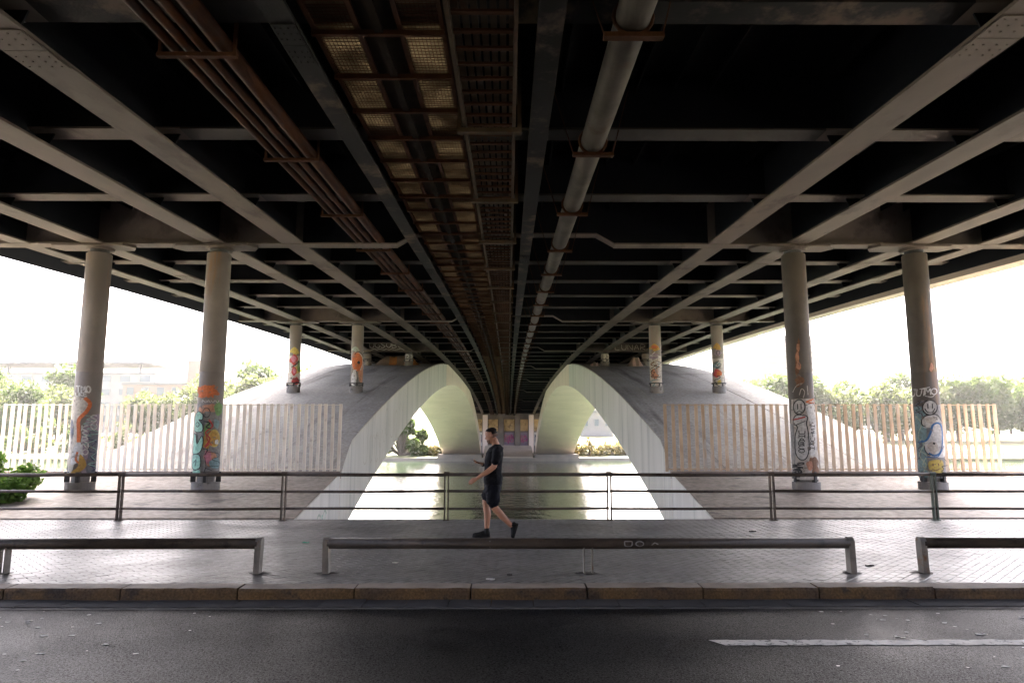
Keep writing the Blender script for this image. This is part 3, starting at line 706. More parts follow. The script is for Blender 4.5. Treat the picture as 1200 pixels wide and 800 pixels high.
artJ = [('cream', [fl(c3, [(-.1, 7.5), (.55, 7.5), (.55, 8.1), (-.1, 8.1)], False)]), ('black', [('line', smooth_pts([(.1, 8.05), (.2, 7.9), (.05, 7.8), (.25, 7.65), (.1, 7.55)]), .05)])]
column(-11.15, 54, 'short column at the back of the left arch, partly behind the orange painted one')
column(-7.85, 54, 'short column with a white looped tag before the orange tarpaulin', True, art=artI)
column(7.75, 54, 'short column with peeling cream paint at the crest of the right arch', art=artJ)
column(11.0, 54, 'short column at the back of the right arch, partly behind the ochre banded one')
for cx in (-7.85, 7.75):
    for cy in (144,):
        pass

# graffiti on the arch side, cap beam and far walls
def plane_art(parent, f, arts, name='graffiti'):
    for mname, strokes in arts:
        bm = B()
        for kind_, pts, w in strokes:
            if kind_ == 'fill': flat_fill(bm, pts, f, .6)
            else: flat_ribbon(bm, pts, w, f, .12)
        obj(name, bm, PAINT[mname], parent)
def blob(x, y, rx, ry, seed, n=11):
    r = random.Random(seed); return ('fill', smooth_pts([(x + rx * r.uniform(.7, 1.1) * cos(2 * pi * i / n), y + ry * r.uniform(.7, 1.1) * sin(2 * pi * i / n)) for i in range(n)], True), 0)
def wr(txt, x, y, w, h, wd, sp=.25): return [('line', smooth_pts(st, False, 3), wd) for st in letters(txt, x, y, w, h, sp)]
def scr(x0, x1, y0, y1, n, w, seed):
    r = random.Random(seed); return ('line', smooth_pts([(x0 + (x1 - x0) * i / n, r.uniform(y0, y1)) for i in range(n + 1)]), w)
fside = lambda y, z: (-(inner(y) - .007), y, z)
plane_art(archL, fside, [('cream', wr('UOCU', 28.2, .5, .8, 1.2, .04, .5) + wr('OUO', 33, 1.6, 1.0, 1.4, .04, .4) + [scr(30, 33, 1.2, 2.1, 9, .03, 3), scr(37, 40, 3.0, 4.2, 8, .03, 4)])])
fs2 = lambda y, z: (-(inner(y) - .027), y, z)
plane_art(bpy.data.objects['river_apron'], fs2, [('palegreen', wr('OSC', 15.6, -1.1, .9, .8, .06)), ('mint', [scr(15.4, 18.6, -.9, -.2, 9, .05, 6)])])
fcap = lambda x, z: (x, 53.975, z)
plane_art(bridge, fcap, [('white', wr('UGSOBOR', -11.0, soff(54) + .25, .36, .42, .05, .25) + [scr(-11, -7.9, soff(54) + .08, soff(54) + .2, 16, .04, 7)])])
plane_art(bridge, fcap, [('cream', wr('LUNAR', 8.6, soff(54) + .1, .36, .4, .045, .4))])

# ------------------------------------------------------------------ slat fences on the lips
def slat_fence(s, label, x0, x1, n, mat):
    t = thing('slat_fence', (0, 22, .535), label, 'fence', 'slatted fences above the river')
    bm = B(); box(bm, -.05, .05, -.02, .02, -.02, 2.12); bmesh.ops.bevel(bm, geom=[e for e in bm.edges], offset=.008, segments=1)
    me = bpy.data.meshes.new('slat'); bm.to_mesh(me); bm.free(); me.materials.append(mat)
    for i in range(n):
        x = x0 + (x1 - x0) * i / (n - 1) + random.uniform(-.012, .012)
        place('slat', me, t, (x, random.uniform(-.01, .01), 0), (random.uniform(-.008, .008), random.gauss(0, .006), random.uniform(-.12, .12)))
    bm = B(); box(bm, min(x0, x1) - .05, max(x0, x1) + .05, 22.032, 22.05, 2.615, 2.635); obj('top_rail', bm, mat, t)
    bm = B(); box(bm, min(x0, x1) - .05, max(x0, x1) + .05, 22.034, 22.05, .58, .61); obj('bottom_rail', bm, mat, t)
    return t
slat_fence(-1, 'cream slat fence behind the two near left columns', -5.32, -16.0, 50, MAT['slat_white'])
slat_fence(1, 'tan slat fence behind the two near right columns', 5.12, 15.75, 45, MAT['slat_tan'])

# ------------------------------------------------------------------ promenade railing
RY = 13.62
rail = thing('promenade_railing', (0, RY, 0), 'long brown steel railing with three rails along the river side of the pavement', 'railing')
posts = [-17.02, -13.84, -10.66, -7.48, -4.30, -1.13, 2.05, 5.24, 8.42, 11.6, 14.78, 17.96]
for i, x in enumerate(posts):
    bm = B()
    for dx in (-.035, .035):
        box(bm, x + dx - .012, x + dx + .012, RY - .035, RY + .035, -.02, .90)
    box(bm, x - .06, x + .06, RY - .06, RY + .06, -.01, .012)
    tube(bm, [(x - .055, RY, .885), (x + .055, RY, .885)], .042, 8)
    p = obj('post', bm, MAT['railgreen'] if i in (8,) else MAT['rail'], rail)
    if i == 8: p['label'] = 'greenish painted post'
for a, b in zip(posts[:-1], posts[1:]):
    for z, r in ((.875, .034), (.555, .027), (.225, .025)):
        bm = B(); j = random.uniform(-.008, .008)
        tube(bm, [(a + .012, RY, z + j), ((a + b) / 2, RY + random.uniform(-.006, .006), z + random.uniform(-.012, .004)), (b - .012, RY, z - j)], r, 8)
        obj('rail', bm, MAT['rail'], rail, smooth=True)

# ------------------------------------------------------------------ low knee rails
KY = 8.42
def knee(x0, x1, label, legs, tilt=0):
    t = thing('knee_rail', ((x0 + x1) / 2, KY, 0), label, 'barrier', 'low tubular barriers along the kerb')
    bm = B(); tube(bm, [(x0 + .045, KY, .345), ((x0 + x1) / 2, KY + .004, .34), (x1 - .045, KY, .345)], .063, 16)
    tb = obj('rail', bm, MAT['kneerail'], t, smooth=True)
    for x in legs:
        bm = B(); end = min(abs(x - x0), abs(x - x1)) < .1
        w = .028 if end else .15
        if end:
            prof2 = [(-.055, -.02), (.055, -.02), (.055, .36)] + [(.055 * cos(a), .36 + .058 * sin(a)) for a in frange(.2, pi - .2, 6)] + [(-.055, .36)]
            dx = .045 * tilt
            rs = []
            for sx in (-.035, .035):
                rs.append([(x + sx + (dx * (.4 - z) if True else 0), KY + y * 1.05, z) for y, z in prof2])
            rings(bm, rs)
        else:
            for sx in (-.075, .075):
                box(bm, x + sx * .66 - .008, x + sx * .66 + .008, KY - .05, KY + .05, -.02, .30)
        obj('leg', bm, MAT['kneeleg'], t)
        bm = B(); n = 14; r = random.Random(int(x * 50))
        bm.faces.new([bm.verts.new((x + .13 * r.uniform(.6, 1.3) * cos(2 * pi * i / n), KY + .10 * r.uniform(.6, 1.2) * sin(2 * pi * i / n), .003)) for i in range(n)])
        obj('rust_stain', bm, MAT['scrapdark'], t)
    return t, tb
knee(-8.6, -2.86, 'left low brown tube barrier running out of the picture, legs of grey metal', [-8.55, -5.92, -2.89], -.6)
t, tb = knee(-2.12, 4.20, 'long middle low tube barrier with three legs, in front of the walking man', [-2.09, 1.03, 4.17], .3)
bm = B()
def ft(x, z): a = (z - .345) / .064; return (x, KY - .0655 * cos(a), .345 + .0655 * sin(a))
for st in letters('UO', 1.46, .315, .09, .06, .5): flat_ribbon(bm, smooth_pts(st, False, 3), .014, ft, .03)
flat_ribbon(bm, [(1.46, .375), (1.55, .375)], .014, ft); flat_ribbon(bm, [(1.78, .33), (1.82, .36), (1.86, .34)], .012, ft)
flat_ribbon(bm, [(-.14, .30), (-.14, .385)], .012, ft)
obj('graffiti', bm, PAINT['grey'], tb)
knee(5.0, 10.4, 'right low tube barrier with a scuffed pale end leg', [5.03, 7.7, 10.37], .5)

# ------------------------------------------------------------------ services under the deck
yp = [3.6 * k for k in range(-1, 44)]
def hang_y(): return frange(DECK0 + .5, DECK1 - 1, 60)
bun = thing('pipe_bundle', (-3.7, 0, soff(0)), 'bundle of rusty orange brown pipes hanging under the left half of the deck', 'pipes')
for x, r, dz in ((-3.98, .062, .08), (-3.80, .062, .07), (-3.62, .062, .08), (-3.38, .105, .11)):
    bm = B(); tube(bm, [(x, y, soff(y) + dz) for y in hang_y()], r, 8, True); obj('pipe', bm, MAT['rust'], bun, smooth=True)
for y in yp:
    y = y + .5; z = soff(y)
    bm = B(); box(bm, -4.16, -3.20, y - .035, y + .035, z - .06, z - .01)
    for x in (-4.13, -3.23): box(bm, x - .02, x + .02, y - .02, y + .02, z - .01, z + 1.2)
    obj('bracket', bm, MAT['rustb'], bun)
mainp = thing('drain_pipe', (1.45, 0, soff(0)), 'thick grey pipe slung under the deck right of the cable ladder', 'pipe')
bm = B(); tube(bm, [(1.45, y, soff(y) + .02) for y in hang_y()], .195, 20); obj('tube', bm, MAT['pipe'], mainp, smooth=True)
for y in yp:
    y = y - .25; z = soff(y) + .02
    bm = B()
    tube(bm, [(1.45 + .215 * cos(a), y, z + .215 * sin(a)) for a in frange(0, 2 * pi, 16)], .025, 6, False)
    box(bm, 1.12, 1.78, y - .05, y + .05, z - .255, z - .202)
    for s in (-1, 1): tube(bm, [(1.45 + s * .31, y, z - .25), (1.45 + s * .62, y + .15, z + .95)], .009, 5)
    obj('hanger', bm, MAT['rustb'], mainp)
# cable ladder
lad = thing('cable_ladder', (-.2, 0, soff(0)), 'cable ladder with pale side rails and closely set rungs at the middle of the deck', 'cable tray')
for x in (-.57, .16):
    bm = B(); sweep_y(bm, rect(x - .022, x + .022, -.16, .02), hang_y(), soff); obj('side_rail', bm, MAT['tray'], lad)
bm = B(); box(bm, -.54, .13, -.03, .03, -.015, .015); rm = bpy.data.meshes.new('rung'); bm.to_mesh(rm); bm.free(); rm.materials.append(MAT['rustb'])
k = 0; y = 3.0; rest = B()
while y < DECK1 - 2:
    if k < 200: place('rung', rm, lad, (.2, y, soff(y) - soff(0) - .08))
    else: box(rest, -.54, .13, y - .03, y + .03, soff(y) - .095, soff(y) - .065)
    k += 1; y += .37
o = obj('rung_field', rest, MAT['rustb'], lad); o['kind'] = 'stuff'
for i in range(7):
    x = -.50 + i * .103; bm = B(); sweep_y(bm, rect(x - .036, x + .036, -.02, .03), hang_y(), soff); obj('cable', bm, MAT['tray'], lad)
for y in yp:
    y = y + 2.4; z = soff(y); bm = B()
    box(bm, -.68, .27, y - .05, y + .05, z - .235, z - .165)
    for x in (-.65, .24): box(bm, x - .03, x + .03, y - .03, y + .03, z - .165, z + 1.22)
    obj('support', bm, MAT['tray'], lad)
# gratings in the slot of the deck
gr = thing('grating_walkway', (-1.45, 0, soff(0)), 'two rows of light leaking gratings in a rusty frame, left of the cable ladder', 'grating')
TRANS = bpy.data.materials.new('weathered_mat'); TRANS.use_nodes = True
n, l = TRANS.node_tree.nodes, TRANS.node_tree.links
tr = n.new('ShaderNodeBsdfTranslucent'); tr.inputs[0].default_value = (.2, .15, .09, 1)
df = n.new('ShaderNodeBsdfDiffuse'); df.inputs[0].default_value = (.08, .06, .035, 1); mx = n.new('ShaderNodeMixShader'); mx.inputs[0].default_value = .35
tg = n.new('ShaderNodeNewGeometry'); tn = n.new('ShaderNodeTexNoise'); tn.inputs['Scale'].default_value = 1.7; tn.inputs['Detail'].default_value = 6; l.new(tg.outputs['Position'], tn.inputs['Vector'])
tm = n.new('ShaderNodeMapRange'); tm.inputs[1].default_value = .36; tm.inputs[2].default_value = .64; l.new(tn.outputs['Fac'], tm.inputs[0])
tx_ = n.new('ShaderNodeMix'); tx_.data_type = 'RGBA'; l.new(tm.outputs[0], tx_.inputs[0]); tx_.inputs[6].default_value = (.04, .033, .023, 1); tx_.inputs[7].default_value = (.12, .103, .075, 1); l.new(tx_.outputs[2], tr.inputs[0])
l.new(tr.outputs[0], mx.inputs[1]); l.new(df.outputs[0], mx.inputs[2]); l.new(mx.outputs[0], n['Material Output'].inputs[0])
y = 3.2; i = 0; panels = []
slats = B(); 
while y < DECK1 - 2.5:
    y1 = y + 1.0795; z = soff(y)
    for x0, x1 in ((-2.19, -1.725), (-1.175, -.72)):
        bm = B()
        v = [bm.verts.new(p) for p in ((x0, y, soff(y) + .20), (x1, y, soff(y) + .20), (x1, y1, soff(y1) + .20), (x0, y1, soff(y1) + .20))]
        bm.faces.new(v); v2 = [bm.verts.new(q.co + Vector((0, 0, .03))) for q in v]; bm.faces.new(list(reversed(v2)))
        for q in range(4): bm.faces.new((v[q], v[(q + 1) % 4], v2[(q + 1) % 4], v2[q]))
        pn = obj('grating', bm, TRANS, gr)
        bm = B()
        if y < 60:
            for j in range(10): xx = x0 + .02 + j * (x1 - x0 - .04) / 9; sweep_y(bm, rect(xx - .0035, xx + .0035, .185, .193), [y, y1], soff)
            for j in range(15): yy = y + .04 + j * .071 + random.uniform(-.012, .012); box(bm, x0, x1, yy - .004, yy + .004, soff(yy) + .178, soff(yy) + .1845)
            obj('bars', bm, MAT['rustb'], pn)
    # frame bar between the panels
    bm = B(); box(bm, -2.25, -.68, y - .055, y - .005, z + .10, z + .165); obj('cross_bar', bm, MAT['rustb'], gr)
    y += 1.08; i += 1
bm = B()
for x, w, h_ in ((-2.215, .06, 1.5), (-1.70, .06, .3), (-1.20, .06, .3), (-.70, .05, 1.5)): sweep_y(bm, rect(x - w / 2, x + w / 2, .166, h_), hang_y(), soff)
obj('frame', bm, MAT['rustb'], gr)
bm = B(); sweep_y(bm, rect(-1.67, -1.23, .21, .25), hang_y(), soff); sweep_y(bm, rect(-1.5, -1.40, .12, .165), hang_y(), soff); obj('middle_strip', bm, MAT['darkstrip'], gr)

# ------------------------------------------------------------------ tarpaulin heaps at the arch crests
def heap(x, y, sx, sy, h, mats, label, seed, name='tarp_shelter', cat='shelter'):
    r = random.Random(seed); bm = B(); n, m = 14, 8; z0 = ext(y) - .35
    grid = []
    for i in range(n + 1):
        row = []
        for j in range(m + 1):
            u, w = -1 + 2 * i / n, -1 + 2 * j / m
            zz = h * max(0, (1 - abs(u) ** 2.2)) * max(0, 1 - abs(w) ** 1.6) * r.uniform(.82, 1.1)
            row.append(bm.verts.new((x + u * sx + r.uniform(-.04, .04), y + w * sy, z0 + zz)))
        grid.append(row)
    for i in range(n):
        for j in range(m):
            f = bm.faces.new((grid[i][j], grid[i + 1][j], grid[i + 1][j + 1], grid[i][j + 1])); f.material_index = 0 if (i > n * .62 or .35 * n < i < .5 * n) else 1
    return tag(obj(name, bm, mats, None, True, origin=(x, y, z0)), label, cat)
heap(-9.0, 55.6, 2.2, .8, 1.15, [MAT['tarp'], MAT['tarpgrey']], 'low shelter of orange and grey tarpaulin at the crest of the left arch', 3)
heap(10.0, 53.2, .75, .5, 1.1, [MAT['cloth'], MAT['tarpgrey']], 'bundle of pale pink cloth under the deck on the right arch', 5, 'cloth_bundle', 'bundle')
heap(6.9, 53.4, .6, .4, .65, [MAT['tarpgrey'], MAT['cloth']], 'small grey brown rag heap left of the short peeling column', 6, 'rag_heap', 'rags')

# ------------------------------------------------------------------ vegetation
def leaf_quad(bm, p, s, r):
    d = Vector((r.gauss(0, 1), r.gauss(0, 1), r.gauss(0, 1) + .4)).normalized()
    a = d.orthogonal().normalized(); a = Matrix.Rotation(r.uniform(0, 6.28), 3, d) @ a; b = d.cross(a)
    bm.faces.new([bm.verts.new(p + a * s), bm.verts.new(p + b * s * .55), bm.verts.new(p - a * s), bm.verts.new(p - b * s * .55)])
def crown_mesh(name, mat, h, rx, rz, n, leaf, seed, clumps=16, low=.35):
    r = random.Random(seed); bm = B(); cs = []
    for i in range(clumps):
        t_ = r.uniform(0, 6.28); q = r.random() ** .5; zz = r.uniform(-1, 1); k = math.sqrt(max(.05, 1 - zz * zz))
        cs.append((Vector((rx * .72 * q * k * cos(t_), rx * .72 * q * k * sin(t_), h * (low + (1 - low) / 2) + rz * .74 * zz)), rx * r.uniform(.26, .46)))
    for i in range(n):
        c, rad = r.choice(cs); d = Vector((r.gauss(0, 1), r.gauss(0, 1), r.gauss(0, .8))).normalized() * rad * r.random() ** .4
        leaf_quad(bm, c + d, leaf * r.uniform(.6, 1.3), r)
    me = bpy.data.meshes.new(name); bm.to_mesh(me); bm.free(); me.materials.append(mat); return me, cs
def trunk_mesh(h, r0, cs, seed):
    r = random.Random(seed); bm = B()
    tube(bm, [(0, 0, -.4), (r.uniform(-.1, .1), 0, h * .2), (r.uniform(-.3, .3), r.uniform(-.2, .2), h * .42), (0, 0, h * .7)], [r0 * 1.25, r0, r0 * .75, r0 * .25], 8)
    for c, rad in cs[:7]: tube(bm, [(0, 0, h * .3), c * .55 + Vector((0, 0, h * .14)), c], [r0 * .5, r0 * .32, r0 * .08], 6)
    me = bpy.data.meshes.new('trunk'); bm.to_mesh(me); bm.free(); me.materials.append(MAT['bark']); return me
PROTO = []
for v, (mat, h, rx, rz, n, lf) in enumerate([(MAT['leaf'], 15, 6.6, 6.2, 3400, .6), (MAT['leaf2'], 13, 7.0, 5.4, 3400, .6), (MAT['leaf'], 17, 6.0, 7.4, 3400, .6), (MAT['leaf2'], 11, 5.6, 4.8, 2800, .55)]):
    cm, cs = crown_mesh('crown', mat, h, rx, rz, n, lf, 40 + v, 26, .14); PROTO.append((cm, trunk_mesh(h, .38, cs, 60 + v)))
def gz(y):
    for (a, za), (b, zb) in zip(prof[:-1], prof[1:]):
        if a <= y <= b: return za + (zb - za) * (y - a) / (b - a)
    return 0
def tree(x, y, v, s, label, group, name='broadleaf_tree'):
    t = thing(name, (x, y, gz(y)), label, 'tree', group)
    t.scale = (s, s, s); t.rotation_euler = (0, 0, random.uniform(0, 6.28))
    place('trunk', PROTO[v][1], t); place('crown', PROTO[v][0], t)
GT = 'trees across the river'
r = random.Random(11)
ORD = ['first', 'second', 'third', 'fourth', 'fifth', 'sixth', 'seventh', 'eighth', 'ninth', 'tenth', 'eleventh', 'twelfth', 'thirteenth', 'fourteenth', 'fifteenth', 'sixteenth', 'seventeenth', 'eighteenth']
KIND = ['dark green', 'olive green', 'tall green', 'small olive']
for i in range(17):
    y = r.uniform(186, 200); x = 66 + i * 6.6 + r.uniform(-1.2, 1.2); v = r.randrange(4)
    tree(x, y, v, r.uniform(1.08, 1.28) * (1.25 if v == 3 else 1), KIND[v] + ' broadleaf tree, ' + ORD[i] + ' from the left in the front row right of the bridge', 'trees on the right far bank')
for i in range(12):
    y = r.uniform(232, 250); x = 84 + i * 10.5 + r.uniform(-2, 2); v = r.randrange(3)
    tree(x, y, v, r.uniform(1.1, 1.4), KIND[v] + ' taller tree, ' + ORD[i] + ' from the left in the back row right of the bridge', 'trees on the right far bank')
for i, (x, y, v, s) in enumerate(sorted([(-132, 175, 1, 1), (-124, 190, 3, 1), (-118, 168, 0, .8), (-140, 185, 0, 1), (-150, 200, 2, .9), (-106, 200, 3, .9), (-92, 205, 3, .9), (-84, 195, 1, .9), (-76, 205, 0, .95), (-70, 190, 3, 1), (-64, 200, 1, .9), (-57, 190, 0, .85), (-112, 180, 3, .6), (-158, 188, 0, 1.05), (-146, 176, 3, 1.1), (-128, 200, 0, 1.05), (-98, 196, 1, .8)], key=lambda q: q[0] / q[1])):
    s *= 1.6 if x / y > -.48 else 1.35
    tree(x, y, v, s, KIND[v] + ' broadleaf tree, ' + ORD[i] + ' from the left on the far bank left of the bridge', 'trees on the left far bank')
def shrub(x, y, z, h, w, mat, n, leaf, seed, label, name='shrub', group=None):
    r = random.Random(seed); t = thing(name, (x, y, z), label, 'shrub', group)
    bm = B(); cs = []
    for i in range(46):
        u_ = -1 + 2 * (i + .5) / 46; cs.append((Vector((u_ * .88 * w, r.uniform(-.6, .6) * w * .7, h * r.uniform(.10, .9) * (1 - .55 * abs(u_)))), r.uniform(.15, .27) * min(w, h)))
    for i in range(n):
        c, rad = r.choice(cs); d = Vector((r.gauss(0, 1), r.gauss(0, 1), r.gauss(0, 1))).normalized() * rad * r.random() ** .35
        p = c + d; p.z = max(p.z, .02); leaf_quad(bm, Vector((x, y, z)) + p, leaf * r.uniform(.6, 1.3), r)
    obj('foliage', bm, mat, t)
    bm = B()
    for c, rad in cs: tube(bm, [(x, y, z - .15), tuple(Vector((x, y, z)) + c * .6), tuple(Vector((x, y, z)) + c)], [.03 * h / 2 + .01, .02 * h / 2 + .006, .004], 5)
    obj('stem', bm, MAT['bark'], t); return t
shrub(-12.6, 16.1, slabz(16.1), 1.55, 1.75, MAT['leafbush'], 7500, .075, 8, 'bright green leafy bush at the left end of the apron, behind the railing', 'leafy_bush')
shrub(-23.2, 150, gz(150), 11.0, 5.6, MAT['leaf'], 7000, .5, 2, 'tall green bush on the far bank seen through the left arch', 'tall_bush')
for i, (x, w, h) in enumerate([(17.5, 3.2, 3.6), (21.5, 3.4, 3.0), (25.5, 3.4, 3.6), (14.2, 2, 4.2)]):
    shrub(x, 149 + i, gz(149), h, w, MAT['leafdry'], 1100, .3, 20 + i, ('second', 'third', 'rightmost', 'leftmost, tallest')[i] + ' dry yellow brown shrub on the far bank seen through the right arch', 'dry_shrub', 'dry shrubs on the far bank')
for i, (x, w, h) in enumerate([(-14.2, 2.6, 3.6), (-17.2, 2.2, 2.4)]):
    shrub(x, 149 + i, gz(149), h, w, MAT['leafdry'], 900, .3, 30 + i, ('right, larger', 'left, smaller')[i] + ' dry orange green shrub on the far bank beside the left arch foot', 'dry_shrub', 'dry shrubs by the left arch foot')
for i in range(16):
    x = -148 + i * 6.2 + r.uniform(-1.5, 1.5); shrub(x, 152 + r.uniform(0, 16), gz(155), r.uniform(4, 8.5), r.uniform(3, 4.6), MAT['leaf2'] if i % 2 else MAT['leaf'], 700, .45, 50 + i, 'rounded shrub, ' + ORD[i] + ' from the left on the far bank behind the cream slat fence', 'bank_shrub', 'shrubs on the left far bank')

# ------------------------------------------------------------------ far buildings
def building(name, label, x0, x1, y0, y1, z0, z1, mat, cols, rows, wz0, wdz, ww, wh, extra=None):
    t = thing(name, ((x0 + x1) / 2, y0, z0), label, 'building')
    bm = B(); box(bm, x0, x1, y0, y1, z0 - 1, z1); w = obj('wall', bm, mat, t)
    bm = B(); box(bm, x0 - .5, x1 + .5, y0 - .5, y1 + .5, z1, z1 + .9); obj('roof', bm, MAT['roofgrey'], t)
    bm = B(); box(bm, -ww / 2, ww / 2, -.16, .1, 0, wh)
    for a in (-1, 1): box(bm, a * ww / 2 - .08, a * ww / 2 + .08, -.28, -.161, -.1, wh + .1, 1)
    box(bm, -ww / 2 + .09, ww / 2 - .09, -.28, -.161, -.14, 0, 1)
    me = bpy.data.meshes.new('window'); bm.to_mesh(me); bm.free(); me.materials.append(MAT['glass']); me.materials.append(mat)
    for j in range(rows):
        for i in range(cols):
            place('window', me, t, (x0 + (i + .5) * (x1 - x0) / cols - (x0 + x1) / 2, 0, wz0 + j * wdz))
    if extra: extra(t)
    return t
def slabroof(t):
    bm = B(); box(bm, -290, -155, 296, 320, 33.2, 34.0)
    for x in (-280, -250, -220, -190, -162): box(bm, x - .4, x + .4, 300, 301, 29, 33.2)
    obj('canopy_roof', bm, MAT['roofgrey'], t)
building('office_block', 'long pale office block with a thin canopy roof behind the left trees', -300, -150, 290, 320, 3, 28, MAT['wall_pale'], 18, 4, 5, 5.6, 4.5, 2.6, slabroof)
def tower(t):
    bm = B(); box(bm, -128, -119, 272, 285, 3, 32); obj('stair_tower', bm, MAT['wall_pink'], t)
building('brick_block', 'pinkish low block with a square stair tower left of the bridge', -152, -128.2, 270, 288, 3, 22, MAT['wall_pink'], 4, 3, 4, 5.5, 3, 3, tower)
t = thing('curved_tower', (165, 420, 5), 'tall pale curved tower with stacked floor bands beyond the right trees', 'building')
bm = B(); rings(bm, [[(170 + 30 * cos(a), 440 + 22 * sin(a), z) for a in frange(pi, 2 * pi, 18)] + [(200, 455, z), (140, 455, z)] for z in (4, 64)]); obj('wall', bm, MAT['wall_pale'], t)
for j in range(16):
    z = 7 + j * 3.6; bm = B(); rings(bm, [[(170 + (30.6) * cos(a), 440 + 22.6 * sin(a), zz) for a in frange(pi, 2 * pi, 18)] for zz in (z, z + 1.0)], True); obj('floor_band', bm, MAT['roofgrey'], t)
building('pale_house', 'pale low house on the far bank seen through the right arch', 22, 32, 210, 222, 2, 9, MAT['wall_pale'], 3, 1, 3, 3, 1.4, 2)
# promenade rail and lamp posts on the right far bank
t = thing('quay_railing', (115, 146, -2.5), 'low white railing on the far bank at the right edge', 'railing')
for x in range(90, 141, 5):
    bm = B(); box(bm, x - .08, x + .08, 145.9, 146.1, -2.7, -1.3); obj('post', bm, MAT['wall_pale'], t)
for z in (-1.35, -1.9):
    bm = B(); box(bm, 90, 140, 145.97, 146.03, z - .06, z + .06); obj('rail', bm, MAT['wall_pale'], t)
bm = B()
vs = [[bm.verts.new((x, y, gz(y) + .03)) for x in (60, 400)] for y in (160, 164.5)]
bm.faces.new((vs[0][0], vs[0][1], vs[1][1], vs[1][0])); tag(obj('far_path', bm, MAT['bank']), kind='structure')
for x, y, lb in ((80, 172, 'slim grey lamp post on the right far bank, behind the tan slat fence'), (-96, 172, 'slim grey lamp post on the left far bank, behind the cream slat fence')):
    t = thing('street_lamp', (x, y, gz(y)), lb, 'lamp post'); z = gz(y)
    bm = B(); tube(bm, [(x, y, z - .3), (x, y, z + 9.5), (x + .6, y, z + 10.1), (x + 1.6, y, z + 10.2)], [.14, .09, .07, .06], 8); obj('pole', bm, MAT['pipe'], t)
    bm = B(); box(bm, x + 1.2, x + 2.1, y - .18, y + .18, z + 10.08, z + 10.28); obj('lamp_head', bm, MAT['roofgrey'], t)

# ------------------------------------------------------------------ far abutment under the deck
t = thing('far_abutment', (0, 156, -2.6), 'far bridge abutment wall with ochre panels and pink murals under the deck', 'abutment')
bm = B(); box(bm, -15, 15, 156, 159, -3, 7.4); wl = obj('wall', bm, MAT['abut'], t)
for x in (-5.2, -1.6, 2.1, 5.2):
    bm = B(); box(bm, x - .55, x + .55, 155.2, 155.99, -3, soff(155) - .1); obj('pier', bm, MAT['arch_pale'] if abs(x) > 4 else MAT['abut'], t)
for x0, x1 in ((-9, -5.9), (-4.5, -2.3), (-.95, 1.45), (2.75, 4.5), (5.9, 9)):
    bm = B(); box(bm, x0, x1, 155.7, 155.99, 3.0, 5.6); obj('panel', bm, MAT['yellowc'], t)
for x0, x1, c in ((-7.2, -5.9, 'white'), (-.9, 1.4, 'mauve'), (2.8, 4.4, 'mauve'), (5.9, 7.6, 'white'), (-4.4, -2.4, 'grey')):
    bm = B(); box(bm, x0, x1, 155.88, 155.99, -.3, 2.7); obj('mural', bm, PAINT[c], t)
ff = lambda x, z: (x, 155.86, z)
plane_art(wl, ff, [('pink', wr('ROS', -.75, .5, .55, 1.5, .22, .25) + wr('BK', 2.95, .6, .5, 1.3, .2, .25)), ('magenta', [scr(-.8, 1.3, .3, 2.3, 14, .16, 3), scr(2.9, 4.3, .3, 2.2, 10, .16, 4)]), ('navy', wr('HN', -7.1, .4, .45, 1.8, .14, .3) + wr('NH', 6.1, .4, .5, 1.8, .14, .3)),
                   ('brown', wr('OSE', -8.6, 3.4, .7, 1.4, .16, .2) + wr('CO', 6.3, 3.4, .8, 1.5, .16, .2)), ('mauve', [scr(-4.3, -2.5, 0, 2.3, 12, .14, 5)])])
bm = B()
rings(bm, [[(x, 155.8, -.2), (x, 143.4, -2.45), (x, 143.4, -3), (x, 155.8, -3)] for x in (-5.2, 5.2)]); tag(obj('far_apron', bm, MAT['fascia']), kind='structure')

# ------------------------------------------------------------------ the walking man
PX, PY = -.165, 11.28
def W3(lx, ly, z): return Vector((PX + lx, PY + ly, z))
def mesh_union(name, bm, mat, parent, vox, smooth_it=4, fold=0):
    me = bpy.data.meshes.new(name); bmesh.ops.recalc_face_normals(bm, faces=bm.faces)
    bmesh.ops.translate(bm, verts=bm.verts, vec=-LOC[root_of(parent).name]); bm.to_mesh(me); bm.free()
    tmp = bpy.data.objects.new(name, me); COL.objects.link(tmp)
    m1 = tmp.modifiers.new('r', 'REMESH'); m1.mode = 'VOXEL'; m1.voxel_size = vox
    m2 = tmp.modifiers.new('s', 'SMOOTH'); m2.factor = .5; m2.iterations = smooth_it
    dg = bpy.context.evaluated_depsgraph_get(); dg.update()
    me2 = bpy.data.meshes.new_from_object(tmp.evaluated_get(dg)); me2.name = name
    bpy.data.objects.remove(tmp); bpy.data.meshes.remove(me)
    if fold:
        nr = [v.normal.copy() for v in me2.vertices]
        for v, q in zip(me2.vertices, nr):
            p = v.co.copy(); d = noise.noise(Vector((p.x * 9 + p.z * 7, p.y * 9, p.z * 13 - p.x * 8))) + .6 * noise.noise(Vector((p.x * 20 - p.z * 14, p.y * 18, p.z * 24)))
            v.co = p + q * (fold * (d + .35))
    me2.materials.clear()
    for m_ in (mat if isinstance(mat, list) else [mat]): me2.materials.append(m_)
    for p in me2.polygons: p.use_smooth = True
    o = bpy.data.objects.new(name, me2); COL.objects.link(o); o.parent = parent; return o
